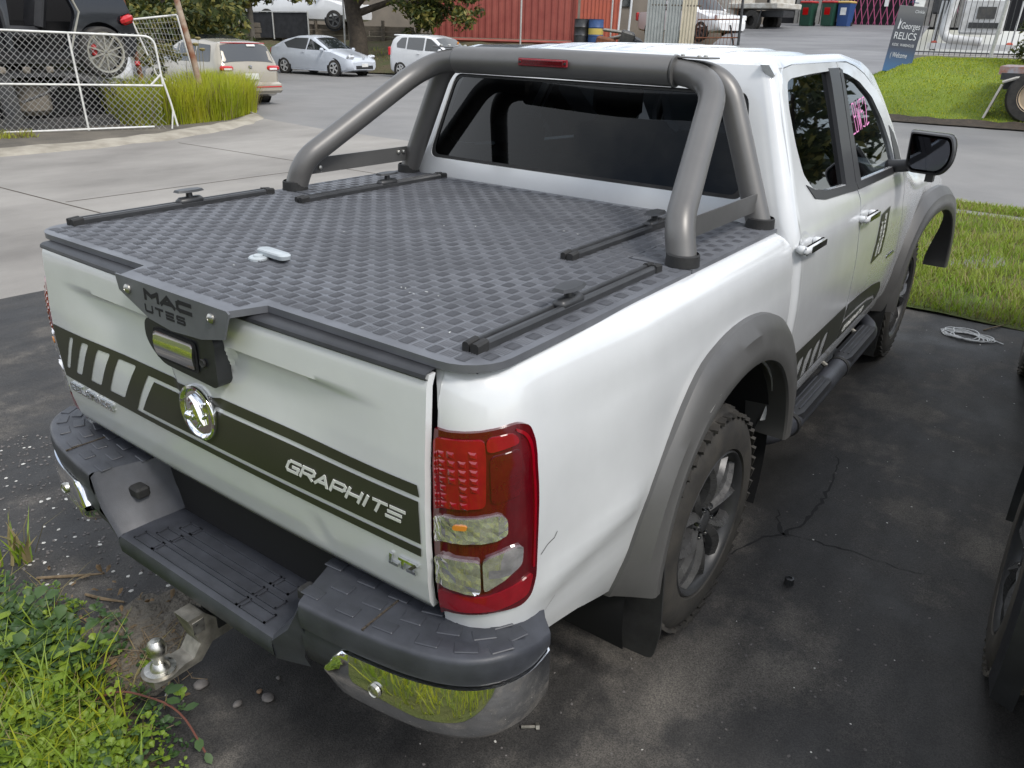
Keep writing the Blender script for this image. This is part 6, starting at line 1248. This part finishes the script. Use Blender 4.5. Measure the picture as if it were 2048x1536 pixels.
# tree beside the yard whose branches show in the side windows
tree('yard_tree', 'tall leafy tree mirrored in the white truck side windows', (5.6, 18.2, .9), ([(0, 0, 0), (.1, 0, 2), (0, .2, 4.5)], [.25, .2, .12]), [([(0, 0, 2), (-1, .5, 3.6)], [.1, .05]), ([(0, 0, 2.4), (1, -.5, 4)], [.1, .05])], cl(40, (-.3, .3, 3.6), (1.4, 1.6, 1.3), .5, .9), 7000, .16, 31, frac=.25)
def blades(name, P, h0, h1, wd, m, seed, lean=.35, m2=None, frac=.15, parent=None, seg=2):
    g = np.random.default_rng(seed); n = len(P); a = g.uniform(0, 2 * np.pi, n); h = g.uniform(h0, h1, n); L_ = lean * h * g.uniform(.2, 1.4, n); side = np.stack([-np.sin(a), np.cos(a), np.zeros(n)], 1); fw = np.stack([np.cos(a), np.sin(a), np.zeros(n)], 1); up = np.array([0, 0, 1.0]); w_ = (wd * g.uniform(.6, 1.3, n))[:, None]
    b0 = P - side * w_; b1 = P + side * w_; mid = P + up * (h * .58)[:, None] + fw * (L_ * .35)[:, None]; m0 = mid - side * w_ * .75; m1 = mid + side * w_ * .75; tip = P + up * (h * .95)[:, None] + fw * L_[:, None]
    Vv = np.stack([b0, b1, m0, m1, tip], 1).reshape(-1, 3); i = np.arange(n) * 5; Q = np.stack([i, i + 1, i + 3, i + 2], 1); Tt = np.stack([i + 2, i + 3, i + 4], 1); mi = (g.random(n) < frac).astype(int)
    return npmesh(name, Vv, quads=Q, tris=Tt, parent=parent, mats=[m, m2 or m], midx=np.concatenate([mi, mi]))
g = np.random.default_rng(77)
def pts(n, poly, zf, seed=0, clump=0.0):
    q = np.random.default_rng(seed); xs = [p[0] for p in poly]; ys = [p[1] for p in poly]; o = []
    while len(o) < n:
        c = q.uniform((min(xs), min(ys)), (max(xs), max(ys)), (n, 2))
        for a, b in c:
            if inpoly(a, b, poly) and (clump == 0 or (math.sin(a * 5.1 + 1.3 * math.sin(b * 3.7)) * math.sin(b * 4.3 + math.sin(a * 2.9)) + q.uniform(-1, 1) * .8) > -clump): o.append((a, b, zf(a, b)))
            if len(o) >= n: break
    return np.array(o)
def stuff(o, label, cat): o['kind'] = 'stuff'; o['label'] = label; o['category'] = cat; return o
zl = lambda x, y: .165
before = {o.name for o in bpy.data.objects}
GC = [(-12.55, 5.35), (-11.75, 5.45), (-11.55, 6.2), (-11.7, 7.2), (-12.6, 8.5), (-13.6, 8.9), (-14.6, 8.8), (-14.2, 7.9), (-12.9, 6.9), (-13.0, 6.0)]
pg = pts(16000, GC, zl, 3); ctr = np.array([-12.75, 7.4]); dd = np.hypot(pg[:, 0] - ctr[0], pg[:, 1] - ctr[1])
stuff(blades('tall_grass', pg, .35, .92, .008, 'blade', 4, .42, 'blade_dry', .12), 'clump of tall bright green grass at the corner of the scrap yard', 'grass')
pd_ = pts(1400, [(-13.9, 8.0), (-13.2, 8.0), (-12.95, 8.8), (-13.6, 9.15), (-14.4, 9.0)], zl, 5)
stuff(blades('dry_grass', pd_, .3, .7, .008, 'blade_dry', 6, .8), 'dry straw-coloured grass drooping beside the champagne wagon', 'dry grass')
for i, (x, y, h) in enumerate(((-12.9, 7.5, 1.35), (-12.7, 7.3, 1.25), (-13.1, 7.7, 1.15), (-12.6, 7.0, 1.08))):
    o = MB().tube([(x, y, .2), (x + .03, y, .2 + h * .6), (x + .02, y + .03, .2 + h)], [.008, .006, .004], 5).lathe([(.2 + h - .01, 0), (.2 + h, .045), (.2 + h + .03, .06), (.2 + h + .05, .03), (.2 + h + .05, 0)], (x + .02, y + .03, 0), 'z', 8).build('dry_stalk', 'blade_dry', None, 30)
    tag(o, ('tallest', 'second tallest', 'third tallest', 'shortest')[i] + ' dry seed-headed stalk in the tall grass', 'dried plant', 'dry stalks in the tall grass')
push(newroots(before), 1.12)
stuff(blades('verge_grass', pts(46000, [(-1.2, 4.28), (3.2, 4.24), (3.2, 8.55), (-1.2, 8.58)], lambda x, y: zg(x, y) + .012, 8, .55), .035, .11, .0040, 'blade_verge', 9, .8, 'blade_dry', .26), 'short patchy verge grass beyond the asphalt yard', 'grass')
stuff(blades('strip_grass', pts(7000, [(-1.2, 8.9), (3.2, 8.87), (3.2, 9.33), (-1.2, 9.36)], lambda x, y: zg(x, y) + .02, 10), .03, .08, .005, 'blade_verge', 11, .8, 'blade_dry', .25), 'thin strip of grass along the kerb', 'grass')
before = {o.name for o in bpy.data.objects}
pm = []
q = np.random.default_rng(15)
for _ in range(26000):
    i, j = q.uniform(0, 14.99), q.uniform(0, 24.0); i0, j0 = int(i), int(j); fi, fj = i - i0, j - j0
    a = np.array(MD[i0][j0]) * (1 - fi) * (1 - fj) + np.array(MD[i0 + 1][j0]) * fi * (1 - fj) + np.array(MD[i0][j0 + 1]) * (1 - fi) * fj + np.array(MD[i0 + 1][j0 + 1]) * fi * fj; pm.append(a)
stuff(blades('lawn_grass', np.array(pm), .02, .05, .008, 'blade_verge', 16, .7, 'blade', .5), 'mown grass on the mound beside the driveway', 'grass')
pb = pts(5000, [(-30, 19.0), (-20, 20.6), (-15.5, 21.9), (-12, 23.2), (-12, 24.5), (-16, 24), (-21, 22.5), (-30, 20.5)], lambda x, y: zo(x, y) + .25, 17, .2)
pb[:, 2] = [zo(a, b - 1) + .12 + .35 * max(0, (b - (20.4 + (a + 20) * .28)) / 2.5) for a, b, _ in pb]
stuff(blades('bank_weeds', pb, .10, .35, .012, 'blade_verge', 18, .6, 'blade_dry', .6), 'weeds and dead leaves on the bank behind the parked cars', 'weeds')
push(newroots(before), 1.2); before = {o.name for o in bpy.data.objects}
# scrap of dry grass at the gate's foot
stuff(blades('gate_grass', pts(900, [(-12.2, 2.6), (-11.6, 2.5), (-11.35, 3.6), (-11.75, 3.7)], zl, 19), .04, .16, .007, 'blade', 20, .9, 'blade_dry', .5), 'yellowing grass at the foot of the mesh gate', 'grass')
push(newroots(before), 1.12)
# ---------------------------------------------------------------- weeds in the foreground corner
WP = [(-1.5, -1.55), (-1.05, -1.45), (-.66, -1.36), (-.34, -1.37), (-.12, -1.42), (.06, -1.44), (.16, -1.56), (.10, -2.1), (-.5, -2.6), (-1.7, -2.6)]
struct(patch('weed_bed', wobble(WP, .02, .1), lambda x, y: V(x, y, .010 + .05 * sstep(-1.4, -1.9, y)), 'soil', None, step=.12))
zw = lambda x, y: .010 + .05 * sstep(-1.4, -1.9, y)
def leafplants(name, P, kind, m, seed, m2=None, frac=.3, s0=.03, s1=.07, nl=(6, 11)):
    q = np.random.default_rng(seed); Vv = []; Q = []; MI = []
    for (x, y, z) in P:
        n = q.integers(*nl); S_ = q.uniform(s0, s1); h = q.uniform(.02, .09) if kind != 'broad' else q.uniform(.01, .04); mi = int(q.random() < frac)
        for k in range(n):
            a = q.uniform(0, 2 * math.pi); el = q.uniform(.15, 1.1); L_ = S_ * q.uniform(.6, 1.3); W_ = L_ * (.22 if kind == 'broad' else .38); d = np.array([math.cos(a) * math.cos(el), math.sin(a) * math.cos(el), math.sin(el)]); sd = np.array([-math.sin(a), math.cos(a), 0]); b = np.array([x, y, z + h * q.random()]) + (d * S_ * q.uniform(0, .9) if kind != 'broad' else 0); up = np.cross(d, sd) * -1
            p = [b, b + d * L_ * .35 + sd * W_ * .8 + up * .004, b + d * L_ * .75 + sd * W_ + np.array([0, 0, -.12 * L_]), b + d * L_ * 1.1 + np.array([0, 0, -.3 * L_]), b + d * L_ * .75 - sd * W_ + np.array([0, 0, -.12 * L_]), b + d * L_ * .35 - sd * W_ * .8 + up * .004, b + d * L_ * .7 - up * L_ * .06]
            i = len(Vv); Vv += p; Q += [(i, i + 1, i + 6), (i + 1, i + 2, i + 6), (i + 2, i + 3, i + 6), (i + 3, i + 4, i + 6), (i + 4, i + 5, i + 6), (i + 5, i, i + 6)]; MI += [mi] * 6
    return npmesh(name, Vv, tris=Q, mats=[m, m2 or m], midx=MI, smooth=True)
WB = [(-1.2, -1.62), (-.75, -1.52), (-.42, -1.50), (-.12, -1.50), (.10, -1.52), (.12, -1.9), (-.3, -2.2), (-1.2, -2.2)]
stuff(leafplants('broad_weeds', pts(520, WB, zw, 41), 'broad', 'weed', 42, 'weed_dark', .12, .025, .065, (6, 11)), 'bright broad-leaved weeds in the bottom left corner', 'weeds')
stuff(leafplants('small_weeds', pts(3400, WB, zw, 43), 'small', 'weed', 44, 'weed_dark', .18, .010, .030, (8, 14)), 'fine leafy weeds filling the bottom left corner', 'weeds')
stuff(leafplants('bramble_leaves', pts(240, [(-1.25, -1.58), (-1.0, -1.44), (-.66, -1.38), (-.40, -1.36), (-.34, -1.50), (-.8, -1.62)], lambda x, y: zw(x, y) + .04, 45), 'small', 'weed_dark', 46, 'weed', .2, .022, .050, (5, 9)), 'dark bramble leaves at the edge of the asphalt', 'bramble')
stuff(blades('weed_grass', pts(1500, [(-1.2, -1.55), (-.6, -1.40), (-.2, -1.42), (.12, -1.52), (.0, -2.0), (-1.2, -2.1)], zw, 47), .06, .20, .0035, 'weed', 48, .8, 'blade', .4), 'grass blades among the foreground weeds', 'grass')
stuff(blades('edge_grass', pts(26, [(-1.25, -1.28), (-1.18, -1.2), (-1.12, -1.26), (-1.18, -1.34)], zw, 49), .08, .22, .007, 'weed', 50, .6, 'blade_dry', .5), 'small tuft of grass at the left edge of the asphalt', 'grass')
stuff(leafplants('scattered_weeds', pts(150, [(-1.3, -1.42), (-.9, -1.30), (-.5, -1.22), (-.1, -1.30), (.2, -1.45), (.12, -1.6), (-.4, -1.48), (-.9, -1.5)], zw, 51), 'small', 'weed_dark', 52, 'weed', .5, .012, .030, (5, 9)), 'sparse small weeds creeping onto the asphalt', 'weeds')
mat('dead_leaf', (0.20, 0.13, 0.065), 0.8, col2=(0.11, 0.075, 0.04), vscale=20)
stuff(leafplants('dead_leaves', pts(120, [(-1.4, -1.6), (-1.0, -1.15), (-.5, -1.05), (-.15, -1.2), (.15, -1.5), (-.3, -1.7), (-1.0, -1.8)], lambda x, y: zw(x, y) + .004, 53), 'broad', 'dead_leaf', 54, 'twig', .3, .015, .04, (1, 3)), 'curled dead leaves among the foreground weeds', 'dead leaves')
stuff(blades('weed_straw', pts(160, [(-1.3, -1.5), (-.8, -1.28), (-.3, -1.25), (.1, -1.42), (-.1, -1.7), (-1.1, -1.75)], zw, 55), .05, .16, .0022, 'blade_dry', 56, 1.3), 'dry straw stems at the weed edge', 'dry grass')
# bramble cane arching over the asphalt with a few leaves
bc = thing('bramble_cane', 'thorny red bramble cane arching over the asphalt beneath the tow ball', 'bramble', (-.30, -1.47, .01))
MB().tube(fillet([(0, 0, .02), (.10, .05, .10), (.28, .12, .09), (.42, .10, .03)], .08, 5), [.0035] * 13 + [.002], 6).build('cane', 'stem_red', bc) if False else MB().tube(fillet([(0, 0, .02), (.10, .05, .10), (.28, .12, .09), (.42, .10, .03)], .08, 5), .003, 6).build('cane', 'stem_red', bc)
def leafobj(parent, p, s, yaw, el, m='weed_dark'):
    R_ = Matrix.Rotation(yaw, 3, 'Z') @ Matrix.Rotation(-el, 3, 'Y'); ol = [(0, 0), (.3, .28), (.65, .30), (1, 0), (.65, -.30), (.3, -.28)]; vs_ = [R_ @ V(a * s, b * s, -.15 * s * a * a) for a, b in ol] + [R_ @ V(.5 * s, 0, -.06 * s)]
    o = MB().add([v + Vector(p) for v in vs_], [(i, (i + 1) % 6, 6) for i in range(6)]).build('leaf', m, parent, 60); return o
for p, s, a, e in (((.22, .12, .10), .05, 1.2, .3), ((.23, .12, .10), .045, 2.3, .2), ((.24, .11, .10), .045, .3, .2), ((.30, .12, .09), .045, .9, .4), ((.38, .11, .05), .04, -.6, -.2), ((.42, .10, .03), .035, -.1, -.5)): leafobj(bc, p, s, a, e)
# ---------------------------------------------------------------- litter on the asphalt
mat('pebble', (0.13, 0.12, 0.115), 0.8, var=0.3, vscale=20); mat('pebble_pale', (0.55, 0.54, 0.50), 0.7, var=0.2); mat('pebble_brown', (0.20, 0.13, 0.08), 0.8, var=0.2, vscale=30); mat('string_white', (0.70, 0.70, 0.68), 0.6)
def stone(label, x, y, s, m, seed, name='pebble', flat=.6):
    q = random.Random(seed); bm = bmesh.new(); bmesh.ops.create_icosphere(bm, subdivisions=2, radius=s)
    k = [q.uniform(.7, 1.2) for _ in range(3)]
    for v in bm.verts: v.co = V(v.co.x * k[0] * (1 + .12 * math.sin(v.co.y / s * 3 + seed)), v.co.y * k[1] * (1 + .12 * math.sin(v.co.z / s * 2 + seed * 2)), v.co.z * flat * k[2])
    me = bpy.data.meshes.new(name); bm.to_mesh(me); bm.free(); me.polygons.foreach_set('use_smooth', [True] * len(me.polygons)); o = link(name, me, m); o.location = (x, y, .006 + s * flat * .75); return tag(o, label, 'stone', 'loose stones on the asphalt')
stone('round grey pebble beside the bramble cane tip', .02, -1.20, .013, 'pebble', 1); stone('flat grey stone next to the brown pebble', .07, -1.13, .017, 'pebble', 2, flat=.5); stone('small brown pebble between the grey stones and the cane', .03, -1.13, .010, 'pebble_brown', 3); stone('dark pebble lying farther under the bumper than the brown one', .03, -1.06, .009, 'pebble', 4); stone('angular dark stone lying under the tow ball', -.13, -1.22, .022, 'pebble', 5, flat=.4)
nut = thing('wheel_nut', 'black hex nut lying alone right of the rear wheel', 'nut', (1.12, .38, .006)); MB().lathe([(0, .006), (0, .017), (.026, .017), (.028, .010), (.022, .009), (.022, .0)], (0, 0, 0), 'z', 6).build('body', 'rail_black', nut, 0)
bt = thing('loose_bolt', 'rusty bolt lying on the asphalt under the chrome bumper corner', 'bolt', (.75, -.74, .012), rad(40)); MB().tube([(-.03, 0, 0), (.012, 0, 0)], .005, 8).build('shank', 'steel_dull', bt); MB().tube([(.012, 0, 0), (.022, 0, 0)], .011, 6).build('head', 'steel_dull', bt, 0)
sr = []; q = random.Random(9)
for i in range(90):
    a = i * .42; r_ = .085 + .03 * math.sin(i * .9) + (.03 if i % 13 < 3 else 0); sr.append((1.19 + r_ * 1.35 * math.cos(a), 3.83 + r_ * math.sin(a), .010 + .00012 * i + .004 * abs(math.sin(i * 1.7))))
sr += [(1.36, 3.86, .012), (1.42, 3.82, .010)]
tag(MB().tube(fillet(sr, .02, 2), .0038, 5).build('string_tangle', 'string_white', None, 60), 'tangle of white string on the asphalt near the verge', 'string')
for i, (x0, y0, x1, y1, lab) in enumerate(((-1.02, -1.28, -.86, -1.12, 'straight thin twig at the left edge of the asphalt'), (-.80, -1.22, -.66, -1.16, 'curved bark twig beside the dark brambles'), (-.86, -1.0, -.76, -.90, 'curled dead leaf stalk left of the bumper step'), (1.27, 4.05, 1.38, 4.30, 'pale forked twig at the edge of the verge'))):
    tag(MB().tube([(x0, y0, .012), ((x0 + x1) / 2 + .01, (y0 + y1) / 2 - .012, .022), (x1, y1, .012)], [.005, .006, .003], 6).build('twig', 'twig', None, 50), lab, 'twig')
# scattered grit, shell chips and dead stems too small to pick apart
def chips(name, P, s0, s1, m, seed, flat=.35):
    q = np.random.default_rng(seed); Vv = []; F = []
    for (x, y, z) in P:
        s = q.uniform(s0, s1); a = q.uniform(0, 6.28); i = len(Vv)
        for k in range(5): an = a + k * 1.2566; r_ = s * q.uniform(.6, 1.2); Vv.append((x + r_ * math.cos(an), y + r_ * math.sin(an), z))
        Vv.append((x + q.uniform(-.3, .3) * s, y + q.uniform(-.3, .3) * s, z + s * flat * q.uniform(.5, 1.5))); F += [(i + k, i + (k + 1) % 5, i + 5) for k in range(5)]
    return npmesh(name, Vv, tris=F, m=m)
LA = [(-2.2, -1.1), (-1.2, -1.5), (-.55, -1.36), (-.1, -1.3), (-.5, -.9), (-.9, -.55), (-2.2, .2)]
stuff(chips('pale_chips', pts(170, LA, lambda x, y: .007, 61), .003, .011, 'pebble_pale', 62, .25), 'pale shell and glass chips strewn left of the bumper', 'gravel')
stuff(chips('dark_grit', pts(1400, LA, lambda x, y: .007, 63), .002, .008, 'pebble', 64, .8), 'dark loose grit on the asphalt left of the bumper', 'gravel')
stuff(chips('fine_grit', pts(500, [(.3, -1.3), (1.6, -1.6), (1.75, 4.0), (.9, 4.0), (.95, .4), (.6, -.8)], lambda x, y: .007, 65), .0015, .006, 'pebble', 66, .8), 'sparse fine grit on the yard asphalt', 'gravel')
stuff(chips('pale_specks', pts(60, [(.3, -1.3), (1.6, -1.6), (1.75, 4.0), (.9, 4.0), (.95, .4), (.6, -.8)], lambda x, y: .007, 67), .002, .006, 'pebble_pale', 68, .4), 'pale specks on the yard asphalt', 'gravel')
struct(patch('rubble_patch', wobble([(-.62, -1.36), (-.66, -1.12), (-.50, -.92), (-.36, -.95), (-.30, -1.12), (-.20, -1.32), (-.34, -1.40)], .02, .05), lambda x, y: V(x, y, .008 + .018 * max(0, 1 - ((x + .42) / .26) ** 2 - ((y + 1.16) / .26) ** 2) * (1 + .5 * math.sin(x * 60) * math.sin(y * 47))), 'yard_dirt', None, step=.02))
dst = MB(); q = random.Random(12)
for _ in range(150):
    x, y = -.36 + q.gauss(0, .10), -1.28 + q.gauss(0, .06); a = q.uniform(0, 6.28); L_ = q.uniform(.02, .09); dst.tube([(x, y, .014 + q.uniform(0, .02)), (x + L_ * math.cos(a), y + L_ * math.sin(a), .014 + q.uniform(0, .04))], .0013, 4)
stuff(dst.build('dead_stems', 'twig', None, 0), 'matted dead stems beneath the tow ball', 'dead stems')
# ---------------------------------------------------------------- dark vehicle at the right edge, bank behind the viewer
dv = thing('dark_vehicle', 'black vehicle parked close on the right, only its wheels and flare in view', 'vehicle', (2.556, 1.91, 0), rad(3.9))
T_old = T; T = dv
for (x, y) in ((-.79, -1.43), (-.79, 1.47), (.79, -1.43), (.79, 1.47)):
    if x < 0 and y < 0:
        dwh = wheel('wheel', .385, .25, 'dusty_tyre', 'rim_grey', 5, .235); dw = dwh
    else: dw = dup(dwh, dv)
    dw.location = (x, y, .385); dw.rotation_euler = (.3, 0, math.pi if x < 0 else 0)
T = T_old
R_ = []
for y in np.linspace(-2.4, 2.6, 30):
    zt = lin(y, [-2.4, -2.3, -2.1, .6, 1.0, 1.4, 2.5, 2.6], [1.0, 1.3, 1.5, 1.55, 1.40, 1.05, .98, .8]); R_.append([(sx * a, y, z) for sx, a, z in [(-1, .62, .42), (-1, .86, .50), (-1, .89, .8), (-1, .87, 1.0), (-1, .70, zt - .06 if zt > 1.05 else zt), (-1, .60, zt), (1, .60, zt), (1, .70, zt - .06 if zt > 1.05 else zt), (1, .87, 1.0), (1, .89, .8), (1, .86, .50), (1, .62, .42)]])
MB().grid(R_).add(R_[0], [tuple(range(12))]).add(R_[-1], [tuple(range(12))]).build('body', 'black_paint', dv, 40)
for y in (-1.43, 1.47): rows('wheel_flare', [[(-x, y + r_ * math.cos(a), .385 + r_ * math.sin(a)) for a in np.linspace(-.25, math.pi + .25, 20)] for x, r_ in ((.86, .56), (.915, .54), (.925, .47), (.86, .455))], 'black_plastic', dv, False, 30)
BK = []
for t in np.linspace(0, 1, 10): BK.append([(x, -1.50 - 1.0 * sstep(.45, .05, x) - t * 6 + .04 * math.sin(x * 2.9), .012 + 1.1 * t ** 1.3 + .02 * math.sin(x * 3 + t * 9) * t) for x in np.linspace(-6, 9, 46)])
struct(rows('rear_bank', BK, 'turf'))
bkp = pts(9000, [(.55, -1.55), (5, -1.55), (5, -4.6), (-3.5, -5.5), (-3.5, -2.7), (-.1, -2.7), (.3, -2.0)], lambda x, y: .012 + 1.1 * max(0, (-1.50 - 1.0 * sstep(.45, .05, x) - y) / 6) ** 1.3, 71)
stuff(blades('bank_grass', bkp, .10, .30, .007, 'blade', 72, .6, 'blade_verge', .4), 'long grass on the bank mirrored in the chrome bumper corner', 'grass')
